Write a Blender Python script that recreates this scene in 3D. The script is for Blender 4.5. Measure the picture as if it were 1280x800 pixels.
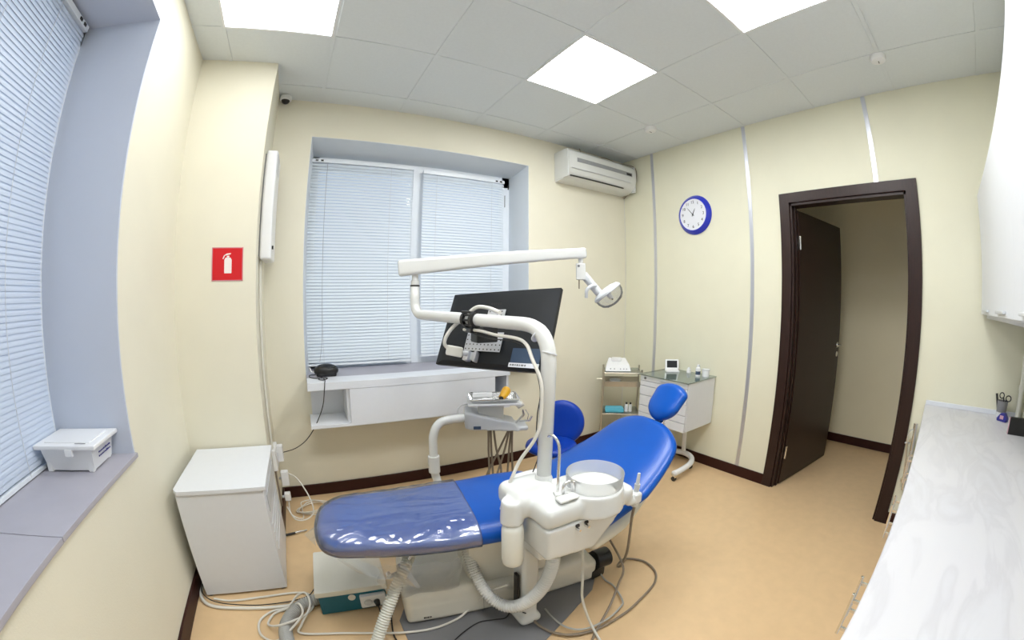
import bpy, bmesh, math, random
from mathutils import Vector, Matrix
random.seed(4)
PI = math.pi
for o in list(bpy.data.objects): bpy.data.objects.remove(o)
SC = bpy.context.scene
COL = SC.collection

# ------------------------------------------------------------------ camera
EYE = 1.431
YAW, PITCH, ROLL = 0.52468, -0.0615, 0.0051
cam = bpy.data.cameras.new('camera'); camo = bpy.data.objects.new('camera', cam); COL.objects.link(camo)
cam.type = 'PANO'; cam.lens = 14; cam.sensor_width = 36.0; cam.sensor_fit = 'HORIZONTAL'
cam.panorama_type = 'FISHEYE_LENS_POLYNOMIAL'
cam.fisheye_fov = math.radians(200)
_h = 18.0
cam.fisheye_polynomial_k0 = 0.0
cam.fisheye_polynomial_k1 = -(0.00199198 * 640) / _h
cam.fisheye_polynomial_k2 = -0.20557565 / _h ** 2
cam.fisheye_polynomial_k3 = 0.37677168 / _h ** 3
cam.fisheye_polynomial_k4 = -0.1323529 / _h ** 4
cam.clip_start = 0.02
f = Vector((math.sin(YAW) * math.cos(PITCH), math.cos(YAW) * math.cos(PITCH), math.sin(PITCH)))
r = Vector((math.cos(YAW), -math.sin(YAW), 0)); u = r.cross(f)
r, u = r * math.cos(ROLL) + u * math.sin(ROLL), u * math.cos(ROLL) - r * math.sin(ROLL)
mw = Matrix((r, u, -f)).transposed().to_4x4(); mw.translation = (0, 0, EYE)
camo.matrix_world = mw
SC.camera = camo

# ------------------------------------------------------------------ light
SC.view_settings.view_transform = 'Standard'; SC.view_settings.look = 'None'
SC.view_settings.gamma = 1.0; SC.view_settings.use_curve_mapping = False
SC.view_settings.exposure = 0.26
PANEL = 19.5          # ceiling panels
DAY = 0.80            # overcast daylight outside
w = bpy.data.worlds.new('sky'); SC.world = w; w.use_nodes = True
bg = w.node_tree.nodes['Background']; bg.inputs[0].default_value = (0.62, 0.78, 1.0, 1); bg.inputs[1].default_value = DAY

# ------------------------------------------------------------------ materials
def mat(name, col, rough=0.5, metal=0.0, noise=0.0, nscale=30, bump=0.0, bscale=200, coat=0.0, spec=0.5, stretch=None,
        col2=None, emit=None, trans=0.0, alpha=1.0, sss=0.0):
    m = bpy.data.materials.new(name); m.use_nodes = True
    nt = m.node_tree; p = nt.nodes['Principled BSDF']
    p.inputs['Base Color'].default_value = (*col, 1); p.inputs['Roughness'].default_value = rough
    p.inputs['Metallic'].default_value = metal; p.inputs['Coat Weight'].default_value = coat
    p.inputs['Specular IOR Level'].default_value = spec
    if sss: p.inputs['Subsurface Weight'].default_value = sss; p.inputs['Subsurface Radius'].default_value = (.02, .02, .02)
    if emit: p.inputs['Emission Color'].default_value = (*emit[:3], 1); p.inputs['Emission Strength'].default_value = emit[3]
    if trans: p.inputs['Transmission Weight'].default_value = trans
    if alpha < 1: p.inputs['Alpha'].default_value = alpha
    if noise or bump:
        tc = nt.nodes.new('ShaderNodeTexCoord'); mp = nt.nodes.new('ShaderNodeMapping')
        nt.links.new(tc.outputs['Object'], mp.inputs[0])
        if stretch: mp.inputs['Scale'].default_value = stretch
    if noise:
        n = nt.nodes.new('ShaderNodeTexNoise'); n.inputs['Scale'].default_value = nscale; n.inputs['Detail'].default_value = 6
        nt.links.new(mp.outputs[0], n.inputs['Vector'])
        cr = nt.nodes.new('ShaderNodeValToRGB'); cr.color_ramp.elements[0].position = 0.3; cr.color_ramp.elements[1].position = 0.7
        c2 = col2 or tuple(c * (1 - noise) for c in col)
        cr.color_ramp.elements[0].color = (*c2, 1); cr.color_ramp.elements[1].color = (*col, 1)
        nt.links.new(n.outputs['Fac'], cr.inputs[0]); nt.links.new(cr.outputs[0], p.inputs['Base Color'])
    if bump:
        n = nt.nodes.new('ShaderNodeTexNoise'); n.inputs['Scale'].default_value = bscale; n.inputs['Detail'].default_value = 3
        nt.links.new(mp.outputs[0], n.inputs['Vector'])
        b = nt.nodes.new('ShaderNodeBump'); b.inputs['Strength'].default_value = bump; b.inputs['Distance'].default_value = 0.003
        nt.links.new(n.outputs['Fac'], b.inputs['Height']); nt.links.new(b.outputs[0], p.inputs['Normal'])
    return m

def glassy(name, tint, haze=0.08, thru=0.0, gloss=0.12, rough=0.06, ior=1.45, bump=0.0, bscale=20, stretch=None, hazecol=(.9, .93, .95)):
    """thin clear sheet: mostly see-through, a mirror-like sheen and a little haze"""
    m = bpy.data.materials.new(name); m.use_nodes = True; nt = m.node_tree; nt.nodes.clear()
    out = nt.nodes.new('ShaderNodeOutputMaterial'); t = nt.nodes.new('ShaderNodeBsdfTransparent'); t.inputs[0].default_value = (*tint, 1)
    g = nt.nodes.new('ShaderNodeBsdfGlossy'); g.inputs['Roughness'].default_value = rough
    d = nt.nodes.new('ShaderNodeBsdfDiffuse'); d.inputs[0].default_value = (*hazecol, 1)
    if thru:
        tl = nt.nodes.new('ShaderNodeBsdfTranslucent'); tl.inputs[0].default_value = (*hazecol, 1)
        dd = nt.nodes.new('ShaderNodeMixShader'); dd.inputs[0].default_value = thru; nt.links.new(d.outputs[0], dd.inputs[1]); nt.links.new(tl.outputs[0], dd.inputs[2])
    fr = nt.nodes.new('ShaderNodeFresnel'); fr.inputs[0].default_value = ior
    ad = nt.nodes.new('ShaderNodeMath'); ad.operation = 'ADD'; ad.inputs[1].default_value = gloss - 0.03; ad.use_clamp = True
    m1 = nt.nodes.new('ShaderNodeMixShader'); m2 = nt.nodes.new('ShaderNodeMixShader'); m1.inputs[0].default_value = haze
    nt.links.new(t.outputs[0], m1.inputs[1]); nt.links.new((dd if thru else d).outputs[0], m1.inputs[2])
    nt.links.new(fr.outputs[0], ad.inputs[0]); nt.links.new(ad.outputs[0], m2.inputs[0])
    nt.links.new(m1.outputs[0], m2.inputs[1]); nt.links.new(g.outputs[0], m2.inputs[2]); nt.links.new(m2.outputs[0], out.inputs[0])
    if bump:
        tc = nt.nodes.new('ShaderNodeTexCoord'); mp = nt.nodes.new('ShaderNodeMapping'); nt.links.new(tc.outputs['Object'], mp.inputs[0])
        if stretch: mp.inputs['Scale'].default_value = stretch
        n = nt.nodes.new('ShaderNodeTexNoise'); n.inputs['Scale'].default_value = bscale; n.inputs['Distortion'].default_value = 1.2
        nt.links.new(mp.outputs[0], n.inputs['Vector'])
        b = nt.nodes.new('ShaderNodeBump'); b.inputs['Strength'].default_value = bump; b.inputs['Distance'].default_value = 0.02
        nt.links.new(n.outputs['Fac'], b.inputs['Height'])
        for s in (g, d, fr): nt.links.new(b.outputs[0], s.inputs['Normal'])
    return m

def slatmat(name, col, tr=0.25):
    m = bpy.data.materials.new(name); m.use_nodes = True; nt = m.node_tree; p = nt.nodes['Principled BSDF']; out = nt.nodes['Material Output']
    p.inputs['Base Color'].default_value = (*col, 1); p.inputs['Roughness'].default_value = 0.4
    t = nt.nodes.new('ShaderNodeBsdfTranslucent'); t.inputs[0].default_value = (.8, .88, 1, 1)
    mx = nt.nodes.new('ShaderNodeMixShader'); mx.inputs[0].default_value = tr
    nt.links.new(p.outputs[0], mx.inputs[1]); nt.links.new(t.outputs[0], mx.inputs[2]); nt.links.new(mx.outputs[0], out.inputs[0])
    return m

WALL = mat('cream_paint', (.77, .74, .61), .65, noise=.03, nscale=4, bump=.15, bscale=160)
PANELW = mat('cream_panel', (.77, .755, .60), .6, noise=.03, nscale=5, bump=.1, bscale=160)
REVEAL = mat('white_paint_daylight_tint', (.56, .61, .72), .6, noise=.02, nscale=6, bump=.1)  # white paint with bluish daylight and shade put into its colour
REVEALB = mat('white_paint_daylight_tint_back', (.68, .73, .78), .6, noise=.02, nscale=6, bump=.1)  # paler copy for the back window, daylight tint put into the colour
CEIL = mat('ceiling_tile', (.72, .765, .785), .8, noise=.03, nscale=60, bump=.25, bscale=300)
FLOOR = mat('tan_linoleum', (.70, .50, .285), .34, noise=.07, nscale=14, bump=.05, bscale=60)
CORR = mat('corridor_paint', (.84, .77, .56), .7, noise=.03, nscale=4)
DARKW = mat('wenge_laminate', (.030, .012, .009), .38, spec=.35, noise=.4, nscale=14, stretch=(9, 9, .6), bump=.1, bscale=80)
BASEB = mat('dark_brown_plinth', (.036, .007, .005), .4, spec=.3, noise=.25, nscale=20)
ALU = mat('anodised_aluminium', (.62, .64, .70), .35, metal=.75, bump=.03)
CHROME = mat('chrome', (.78, .78, .78), .15, metal=1.0, bump=.02)
STEEL = mat('brushed_steel', (.62, .58, .5), .28, metal=1.0, bump=.05)
PVC = mat('white_pvc', (.76, .81, .86), .35, noise=.02)
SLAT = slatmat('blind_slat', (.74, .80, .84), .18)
SLATL = slatmat('blind_slat_daylight_tint', (.64, .71, .82), .22)  # bluer, darker slat copy, left window daylight put into its colour
SILL = mat('grey_sill', (.40, .39, .44), .4, noise=.05, nscale=12)
INTAKE = mat('grey_grille', (.30, .31, .32), .5, noise=.05)
WHITE = mat('white_laminate', (.72, .745, .79), .35, noise=.015)
WPLAST = mat('white_plastic', (.80, .81, .82), .3, noise=.01)
CREAMP = mat('ivory_plastic', (.72, .71, .64), .33, noise=.02)
UNITP = mat('dental_white_plastic', (.72, .735, .72), .22, noise=.01, coat=.3)
ENAM = mat('enamelled_pipe', (.72, .73, .715), .25, coat=.4, noise=.01)
HOSE = mat('hose_plastic', (.66, .66, .60), .5, noise=.05)
GHOSE = mat('grey_hose', (.42, .42, .40), .5, noise=.05)
BLUE = mat('blue_vinyl', (.001, .082, .43), .30, noise=.12, nscale=5, bump=.05, bscale=40, spec=.35)
BLUED = mat('blue_vinyl_deep', (.001, .042, .38), .33, noise=.1, nscale=5, spec=.3)
BLACK = mat('black_plastic', (.012, .012, .013), .35, noise=.2)
BLACKM = mat('monitor_black', (.018, .020, .023), .45, spec=.25, noise=.1, nscale=8, bump=.03)
GREY = mat('grey_metal', (.20, .20, .21), .45, noise=.06, nscale=10)
LGREY = mat('light_grey_plastic', (.60, .62, .64), .35, noise=.02)
TEAL = mat('teal_paint', (.004, .12, .18), .35, noise=.06)
REDM = mat('red_sign', (.62, .004, .010), .4, noise=.03)
WSIGN = mat('sign_white', (.85, .8, .78), .4, noise=.02)
CLOCKB = mat('clock_blue', (.012, .03, .50), .3, coat=.4, noise=.05)
CFACE = mat('clock_face', (.78, .80, .85), .4, noise=.01)
CABW = mat('white_cable', (.72, .70, .64), .45, noise=.03)
CABB = mat('black_cable', (.012, .012, .013), .5, noise=.1)
BROWNC = mat('taupe_tube', (.24, .195, .145), .4, noise=.1)
YEL = mat('yellow_rubber', (.80, .42, .01), .4, noise=.1)
TURQ = mat('turquoise_pack', (.10, .50, .68), .5, noise=.08)
CABBLUE = mat('dark_label', (.045, .075, .13), .4, noise=.1)
GLASS = glassy('window_glass', (.95, .97, 1), 0.0, 0, .06, .02)
TGLASS = glassy('green_shelf_glass', (.80, .90, .84), 0.10, .2, .22, .02, hazecol=(.6, .72, .66))
FILM = glassy('clear_film', (.88, .90, .92), 0.055, .3, .21, .20, ior=1.25, bump=.7, bscale=3.2, stretch=(1.0, 3.0, 1))
FILM2 = glassy('hanging_film', (.95, .96, .96), 0.14, .3, .08, .15, ior=1.2, bump=.7, bscale=9)
BOWLG = glassy('frosted_bowl_glass', (.98, .98, .98), 0.45, .5, .06, .06, ior=1.12, hazecol=(.92, .94, .94))
LENSG = glassy('lamp_shield', (.97, .98, .98), 0.14, .5, .08, .05, ior=1.15)
BOTTLE = mat('milky_bottle', (.80, .81, .76), .35, noise=.01, sss=.3)
DIFF = mat('light_diffuser', (.9, .9, .9), .5, emit=(.985, .995, 1.0, PANEL))
DIFF2 = mat('light_diffuser_weak', (.9, .9, .9), .5, emit=(.985, .995, 1.0, PANEL * .38))
PURP = mat('violet_tape', (.03, .03, .25), .35, noise=.1)
PINK = mat('pink_edge', (.6, .35, .42), .4, noise=.1)
MARB = mat('marbled_worktop', (.72, .72, .745), .32, noise=.1, nscale=2.2, stretch=(1.2, 3.0, 1), col2=(.60, .60, .62), bump=.02)
# marble: soft veins
def veins(m):
    nt = m.node_tree; p = nt.nodes['Principled BSDF']
    tc = nt.nodes.new('ShaderNodeTexCoord'); mp = nt.nodes.new('ShaderNodeMapping'); mp.inputs['Rotation'].default_value = (0, 0, .5); mp.inputs['Scale'].default_value = (1.4, 4.5, 1)
    n = nt.nodes.new('ShaderNodeTexNoise'); n.inputs['Scale'].default_value = 1.6; n.inputs['Detail'].default_value = 9; n.inputs['Distortion'].default_value = 1.1
    cr = nt.nodes.new('ShaderNodeValToRGB'); e = cr.color_ramp.elements
    e[0].position = .36; e[0].color = (.60, .605, .635, 1); e[1].position = .66; e[1].color = (.61, .61, .63, 1)
    a = e.new(.47); a.color = (.55, .55, .575, 1); b = e.new(.53); b.color = (.60, .60, .625, 1)
    nt.links.new(tc.outputs['Object'], mp.inputs[0]); nt.links.new(mp.outputs[0], n.inputs['Vector']); nt.links.new(n.outputs['Fac'], cr.inputs[0]); nt.links.new(cr.outputs[0], p.inputs['Base Color'])
veins(MARB)

# ------------------------------------------------------------------ mesh helpers
W = {}
def V3(*a): return Vector(a)
def catmull(P, k=8):
    P = [Vector(p) for p in P]; out = []
    Q = [P[0] * 2 - P[1]] + P + [P[-1] * 2 - P[-2]]
    for i in range(1, len(Q) - 2):
        a, b, c, d = Q[i - 1:i + 3]
        for j in range(k):
            t = j / k
            out.append(.5 * ((2 * b) + (c - a) * t + (2 * a - 5 * b + 4 * c - d) * t * t + (3 * b - a - 3 * c + d) * t ** 3))
    out.append(P[-1]); return out
def fillet(P, rad, k=6):
    P = [Vector(p) for p in P]; out = [P[0]]
    for i in range(1, len(P) - 1):
        a, b, c = P[i - 1], P[i], P[i + 1]
        d1 = (a - b); d2 = (c - b); rr = min(rad, d1.length * .49, d2.length * .49)
        s, e = b + d1.normalized() * rr, b + d2.normalized() * rr
        for j in range(k + 1):
            t = j / k; out.append(s * (1 - t) ** 2 + b * 2 * t * (1 - t) + e * t * t)
    out.append(P[-1]); return out

class M:
    def __init__(s): s.bm = bmesh.new()
    def add(s, verts, faces):
        vs = [s.bm.verts.new(v) for v in verts]
        for fc in faces:
            try: s.bm.faces.new([vs[i] for i in fc])
            except ValueError: pass
        return s
    def merge(s, b2, mx=None):
        me = bpy.data.meshes.new('t'); b2.to_mesh(me); b2.free()
        if mx: me.transform(mx)
        s.bm.from_mesh(me); bpy.data.meshes.remove(me); return s
    def box(s, a, b, bev=0.0, seg=2, mx=None):
        t = bmesh.new(); bmesh.ops.create_cube(t, size=1)
        a, b = Vector(a), Vector(b)
        for v in t.verts: v.co = Vector(((v.co.x + .5) * (b.x - a.x) + a.x, (v.co.y + .5) * (b.y - a.y) + a.y, (v.co.z + .5) * (b.z - a.z) + a.z))
        bmesh.ops.recalc_face_normals(t, faces=t.faces)
        if bev > 0: bmesh.ops.bevel(t, geom=list(t.edges), offset=bev, segments=seg, affect='EDGES', profile=.5)
        return s.merge(t, mx)
    def obox(s, c, size, mx=None, bev=0.0, seg=2):
        h = Vector(size) / 2; R = Matrix.Translation(Vector(c)) @ (mx.to_4x4() if mx else Matrix())
        return s.box(-h, h, bev, seg, R)
    def prism(s, poly, z0, z1, bev=0.0, seg=2, mx=None):
        t = bmesh.new(); n = len(poly)
        lo = [t.verts.new((x, y, z0)) for x, y in poly]; hi = [t.verts.new((x, y, z1)) for x, y in poly]
        t.faces.new(lo[::-1]); t.faces.new(hi)
        for i in range(n): t.faces.new((lo[i], lo[(i + 1) % n], hi[(i + 1) % n], hi[i]))
        bmesh.ops.recalc_face_normals(t, faces=t.faces)
        if bev > 0: bmesh.ops.bevel(t, geom=list(t.edges), offset=bev, segments=seg, affect='EDGES', profile=.5)
        return s.merge(t, mx)
    def tube(s, P, rad, n=12, cap=True, rf=None):
        P = [Vector(p) for p in P]; N = len(P); rings = []
        t0 = (P[1] - P[0]).normalized(); up = Vector((0, 0, 1)) if abs(t0.z) < .9 else Vector((1, 0, 0))
        x = t0.cross(up).normalized()
        for i, p in enumerate(P):
            t = (P[min(i + 1, N - 1)] - P[max(i - 1, 0)]).normalized()
            x = (x - t * x.dot(t)).normalized(); y = t.cross(x)
            rr = rf(i, N) if rf else rad
            rings.append([s.bm.verts.new(p + (x * math.cos(2 * PI * k / n) + y * math.sin(2 * PI * k / n)) * rr) for k in range(n)])
        for a, b in zip(rings, rings[1:]):
            for k in range(n): s.bm.faces.new((a[k], a[(k + 1) % n], b[(k + 1) % n], b[k]))
        if cap: s.bm.faces.new(rings[0][::-1]); s.bm.faces.new(rings[-1])
        return s
    def cyl(s, a, b, r0, r1=None, n=24, bev=0):
        r1 = r0 if r1 is None else r1; a, b = Vector(a), Vector(b)
        if bev:
            d = (b - a).normalized() * bev
            return s.tube([a, a + d * .3, a + d, b - d, b - d * .3, b], r0, n, True, lambda i, N: [r0 - bev, r0 - bev * .25, r0, r1, r1 - bev * .25, r1 - bev][i])
        return s.tube([a, b], r0, n, True, lambda i, N: (r0, r1)[i])
    def lathe(s, prof, c=(0, 0, 0), n=40, mx=None):
        T = Matrix.Translation(Vector(c)) @ (mx.to_4x4() if mx else Matrix()); rings = []
        for rr, z in prof:
            if rr < 1e-6: rings.append([s.bm.verts.new(T @ Vector((0, 0, z)))])
            else: rings.append([s.bm.verts.new(T @ Vector((rr * math.cos(2 * PI * k / n), rr * math.sin(2 * PI * k / n), z))) for k in range(n)])
        for a, b in zip(rings, rings[1:]):
            if len(a) == 1 and len(b) == 1: continue
            for k in range(n):
                j = (k + 1) % n
                fc = (a[0], b[j], b[k]) if len(a) == 1 else ((a[k], a[j], b[0]) if len(b) == 1 else (a[k], a[j], b[j], b[k]))
                s.bm.faces.new(fc)
        return s
    def ball(s, c, rad, mx=None, n=24):
        t = bmesh.new(); bmesh.ops.create_uvsphere(t, u_segments=n, v_segments=n // 2, radius=1)
        rad = Vector((rad,) * 3) if isinstance(rad, (int, float)) else Vector(rad)
        return s.merge(t, Matrix.Translation(Vector(c)) @ (mx.to_4x4() if mx else Matrix()) @ Matrix.Diagonal((*rad, 1)))
    def grid(s, fn, nu, nv):
        g = [[s.bm.verts.new(fn(i / nu, j / nv)) for j in range(nv + 1)] for i in range(nu + 1)]
        for i in range(nu):
            for j in range(nv): s.bm.faces.new((g[i][j], g[i + 1][j], g[i + 1][j + 1], g[i][j + 1]))
        return s
    def done(s, name, material, parent=None, loc=None, local=False, label=None, angle=35, mods=None, rot=0.0, sharp=True):
        me = bpy.data.meshes.new(name)
        bmesh.ops.recalc_face_normals(s.bm, faces=s.bm.faces)
        s.bm.to_mesh(me); s.bm.free()
        o = bpy.data.objects.new(name, me); COL.objects.link(o)
        if parent is not None:
            o.parent = parent; W[o] = W.get(parent, Matrix())
            if not local: me.transform(W[o].inverted())
        else:
            mx = Matrix.Translation(Vector(loc or (0, 0, 0))) @ Matrix.Rotation(rot, 4, 'Z')
            W[o] = mx; o.matrix_world = mx
            if not local: me.transform(mx.inverted())
        me.materials.append(material); me.shade_smooth()
        if sharp: me.set_sharp_from_angle(angle=math.radians(angle))
        if label: o['label'] = label
        if sharp and not mods:
            wn = o.modifiers.new('weighted_normal', 'WEIGHTED_NORMAL'); wn.keep_sharp = True
        for k, a in (mods or []):
            md = o.modifiers.new(k, k)
            for kk, vv in a.items(): setattr(md, kk, vv)
        return o
def fuse(vox=.008, it=6): return [('REMESH', dict(mode='VOXEL', voxel_size=vox, use_smooth_shade=True)), ('SMOOTH', dict(factor=.5, iterations=it))]
def thing(name, label, cat, loc=(0, 0, 0), rot=0.0, group=None):
    o = bpy.data.objects.new(name, None); COL.objects.link(o); o.empty_display_size = .05
    mx = Matrix.Translation(Vector(loc)) @ Matrix.Rotation(rot, 4, 'Z'); o.matrix_world = mx; W[o] = mx
    o['label'] = label; o['category'] = cat
    if group: o['group'] = group
    return o
def tag(o, label, cat, group=None):
    o['label'] = label; o['category'] = cat
    if group: o['group'] = group
    return o
def struct(o): o['kind'] = 'structure'; return o
def dup(root, loc, label, rot=None):
    c = root.copy(); COL.objects.link(c); c.location = loc; c['label'] = label
    if rot is not None: c.rotation_euler = (0, 0, rot)
    for ch in root.children:
        d = ch.copy(); COL.objects.link(d); d.parent = c
        for g in ch.children:
            e = g.copy(); COL.objects.link(e); e.parent = d
    return c
def hose(m, P, rad, pitch=.0115, n=24, k=10):
    """corrugated hose along the path P"""
    C = catmull(P, k); L = [0]
    for a, b in zip(C, C[1:]): L.append(L[-1] + (b - a).length)
    tot = L[-1]; N = int(tot / (pitch / 4)); pts = []; j = 0
    for i in range(N + 1):
        d = tot * i / N
        while j < len(L) - 2 and L[j + 1] < d: j += 1
        q = (d - L[j]) / max(1e-9, L[j + 1] - L[j]); pts.append(C[j].lerp(C[j + 1], q))
    prof = [1.0, .90, .76, .90]
    return m.tube(pts, rad, n, True, lambda i, N: rad * prof[i % 4])
def textmesh(body, size, mx, ext=.0006):
    cu = bpy.data.curves.new('t', 'FONT'); cu.body = body; cu.size = size; cu.align_x = 'CENTER'; cu.align_y = 'CENTER'; cu.extrude = ext
    o = bpy.data.objects.new('t', cu)
    me = bpy.data.meshes.new_from_object(o); me.transform(mx)
    bpy.data.objects.remove(o); bpy.data.curves.remove(cu); return me

# ------------------------------------------------------------------ room
XL, XR, YB, YN, ZC = -.76, 2.92, 2.761, -.62, 2.833
XC, YC = -.292, 2.281
WX = -1.12          # left window plane
WY = 3.0            # back window plane
m = M().box((XL - .5, YN - .3, -.1), (4.55, YB + .4, 0)); struct(m.done('floor', FLOOR))
# left wall with window opening
LY0, LY1, LZ0, LZ1 = .0, 1.56, .857, 2.59
m = M().box((XL - .45, YN - .3, 0), (XL, LY0, 2.95)).box((XL - .45, LY1, 0), (XL, YB + .3, 2.95))
m.box((XL - .45, LY0, 0), (XL, LY1, LZ0 - .018)).box((XL - .45, LY0, LZ1), (XL, LY1, 2.95)); struct(m.done('wall_left', WALL))
# back wall with window opening
BX0, BX1, BZ0, BZ1 = -.022, 1.755, .90, 2.56
m = M().box((XC - .6, YB, 0), (BX0, YB + .45, 2.95)).box((BX1, YB, 0), (XR + .12, YB + .45, 2.95))
m.box((BX0, YB, 0), (BX1, YB + .45, BZ0 - .03)).box((BX0, YB, BZ1), (BX1, YB + .45, 2.95)); struct(m.done('wall_back', WALL))
m = M().box((XL - .05, YC, 0), (XC, YB + .05, 2.95)); struct(m.done('wall_column', WALL))
# right wall with doorway
DY0, DY1, DZ = .17, 1.035, 2.15
m = M().box((XR, YN - .3, 0), (XR + .12, DY0, 2.95)).box((XR, DY1, 0), (XR + .12, YB + .05, 2.95)).box((XR, DY0, DZ), (XR + .12, DY1, 2.95)); struct(m.done('wall_right', PANELW))
m = M().box((XL - .45, YN - .25, 0), (XR + .12, YN, 2.95)); struct(m.done('wall_near', WALL))
# corridor beyond the doorway
m = M().box((4.42, -1.4, -.1), (4.55, 3.1, 2.75)).box((XR + .12, -1.5, -.1), (4.55, -1.4, 2.75)).box((XR + .12, 3.0, -.1), (4.55, 3.1, 2.75)); struct(m.done('wall_corridor', CORR))
m = M().box((XR + .12, -1.5, 2.65), (4.55, 3.1, 2.75)); struct(m.done('ceiling_corridor', CORR))
m = M().box((XR + .12, -1.4, -.1), (4.55, YN - .3, 0)).box((XR + .12, YB + .4, -.1), (4.55, 3.0, 0)); struct(m.done('floor_corridor', FLOOR))
# ceiling: slab, tiles and tee bars
gx = [.015 + .6 * i for i in range(-2, 6)]; gy = [1.948 - .6 * j for j in range(-2, 6)]
LIGHTS = [(1.215, 1.348), (-.585, 1.348), (1.215, .148), (.015, .148)]  # last cell holds the added, unseen panel
m = M().box((XL - .45, YN - .25, 2.875), (XR + .12, YB + .45, 2.95))
def clampi(a, b, lo, hi): return max(a, lo), min(b, hi)
for x0 in gx:
    for y0 in gy:
        if any(abs(x0 - a) < .01 and abs(y0 - b) < .01 for a, b in LIGHTS): continue
        xa, xb = clampi(x0 + .0128, x0 + .5872, XL, XR); ya, yb = clampi(y0 + .0128, y0 + .5872, YN, YB)
        if xb - xa > .01 and yb - ya > .01: m.box((xa, ya, ZC + .003), (xb, yb, ZC + .02))
for x0 in gx:
    if XL < x0 < XR: m.box((x0 - .012, YN, ZC), (x0 + .012, YB, ZC + .006))
for y0 in gy:
    if YN < y0 < YB: m.box((XL, y0 - .012, ZC - .0002), (XR, y0 + .012, ZC + .0055))
struct(m.done('ceiling', CEIL))
# reveals
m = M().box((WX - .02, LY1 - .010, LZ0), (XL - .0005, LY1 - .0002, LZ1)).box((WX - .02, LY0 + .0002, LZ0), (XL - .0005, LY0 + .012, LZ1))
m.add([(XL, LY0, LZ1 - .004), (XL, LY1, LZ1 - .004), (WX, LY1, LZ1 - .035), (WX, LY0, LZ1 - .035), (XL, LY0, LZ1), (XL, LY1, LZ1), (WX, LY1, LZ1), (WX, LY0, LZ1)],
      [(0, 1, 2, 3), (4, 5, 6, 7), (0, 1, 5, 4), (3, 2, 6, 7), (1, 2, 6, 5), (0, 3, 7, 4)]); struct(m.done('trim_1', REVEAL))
def wedge(m, q):  # q: 8 points
    return m.add(q, [(0, 1, 2, 3), (4, 5, 6, 7), (0, 1, 5, 4), (1, 2, 6, 5), (2, 3, 7, 6), (3, 0, 4, 7)])
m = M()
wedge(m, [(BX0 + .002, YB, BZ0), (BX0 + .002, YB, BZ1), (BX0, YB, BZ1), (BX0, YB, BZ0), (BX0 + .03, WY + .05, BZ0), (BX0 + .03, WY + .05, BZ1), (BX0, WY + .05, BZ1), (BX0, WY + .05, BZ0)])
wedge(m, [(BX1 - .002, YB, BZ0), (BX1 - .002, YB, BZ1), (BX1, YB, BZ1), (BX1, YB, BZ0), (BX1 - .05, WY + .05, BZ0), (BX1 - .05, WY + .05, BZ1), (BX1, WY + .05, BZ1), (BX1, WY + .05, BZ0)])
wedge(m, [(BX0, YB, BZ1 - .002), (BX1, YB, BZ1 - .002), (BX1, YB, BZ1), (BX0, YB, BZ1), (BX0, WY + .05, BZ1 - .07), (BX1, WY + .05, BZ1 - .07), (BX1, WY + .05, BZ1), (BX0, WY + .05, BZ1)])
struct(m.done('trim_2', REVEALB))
# sills
m = M().box((WX - .03, LY0 + .01, LZ0 - .018), (XL + .012, .935, LZ0), .002).box((WX - .03, .938, LZ0 - .018), (XL + .012, LY1 + .0, LZ0), .002); struct(m.done('trim_3', SILL))
m = M().box((BX0, 2.66, BZ0 - .03), (BX1, WY + .06, BZ0), .004); struct(m.done('trim_4', SILL))
# baseboards
BH = .087
m = M().box((XC, YB - .014, 0), (XR, YB, BH), .002); struct(m.done('baseboard_back', BASEB))
m = M().box((XR - .014, 1.106, 0), (XR, YB - .014, BH), .002).box((XR - .014, YN, 0), (XR, .097, BH), .002); struct(m.done('baseboard_right', BASEB))
m = M().box((XL, YN, 0), (XL + .014, YC, BH), .002); struct(m.done('baseboard_left', BASEB))
m = M().box((XL, YC - .014, 0), (XC + .014, YC, BH), .002).box((XC, YC, 0), (XC + .014, YB, BH), .002); struct(m.done('baseboard_column', BASEB))
m = M().box((4.405, -1.4, 0), (4.42, 3.0, BH), .002); struct(m.done('baseboard_corridor', BASEB))
# aluminium joint strips between the wall panels
for i, y in enumerate((2.361, 1.360, .369)):
    z0 = DZ + .07 if i == 2 else BH
    m = M().box((XR - .004, y - .016, z0), (XR, y + .016, ZC), .001).box((XR - .0055, y - .004, z0), (XR - .003, y + .004, ZC)); struct(m.done('trim_%d' % (5 + i), ALU))
m = M().box((XR - .006, YB - .006, BH), (XR, YB, ZC)); struct(m.done('trim_8', CREAMP))
m = M().box((XC, YC, .0), (XC + .004, YC + .018, ZC), .001); struct(m.done('trim_9', WALL))
# door casing and lining
m = M().box((XR - .016, .097, 0), (XR + .001, DY0 + .006, 2.221), .003).box((XR - .016, DY1 - .006, 0), (XR + .001, 1.106, 2.221), .003)
m.box((XR - .0155, DY0, DZ - .004), (XR + .001, DY1, 2.221), .003)
m.box((XR, DY0 - .002, 0), (XR + .12, DY0 + .022, DZ)).box((XR, DY1 - .022, 0), (XR + .12, DY1 + .002, DZ)).box((XR, DY0, DZ - .024), (XR + .12, DY1, DZ + .002))
m.box((XR + .045, DY1 - .034, 0), (XR + .075, DY1 - .02, DZ - .02)); struct(m.done('trim_10', DARKW))
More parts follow.
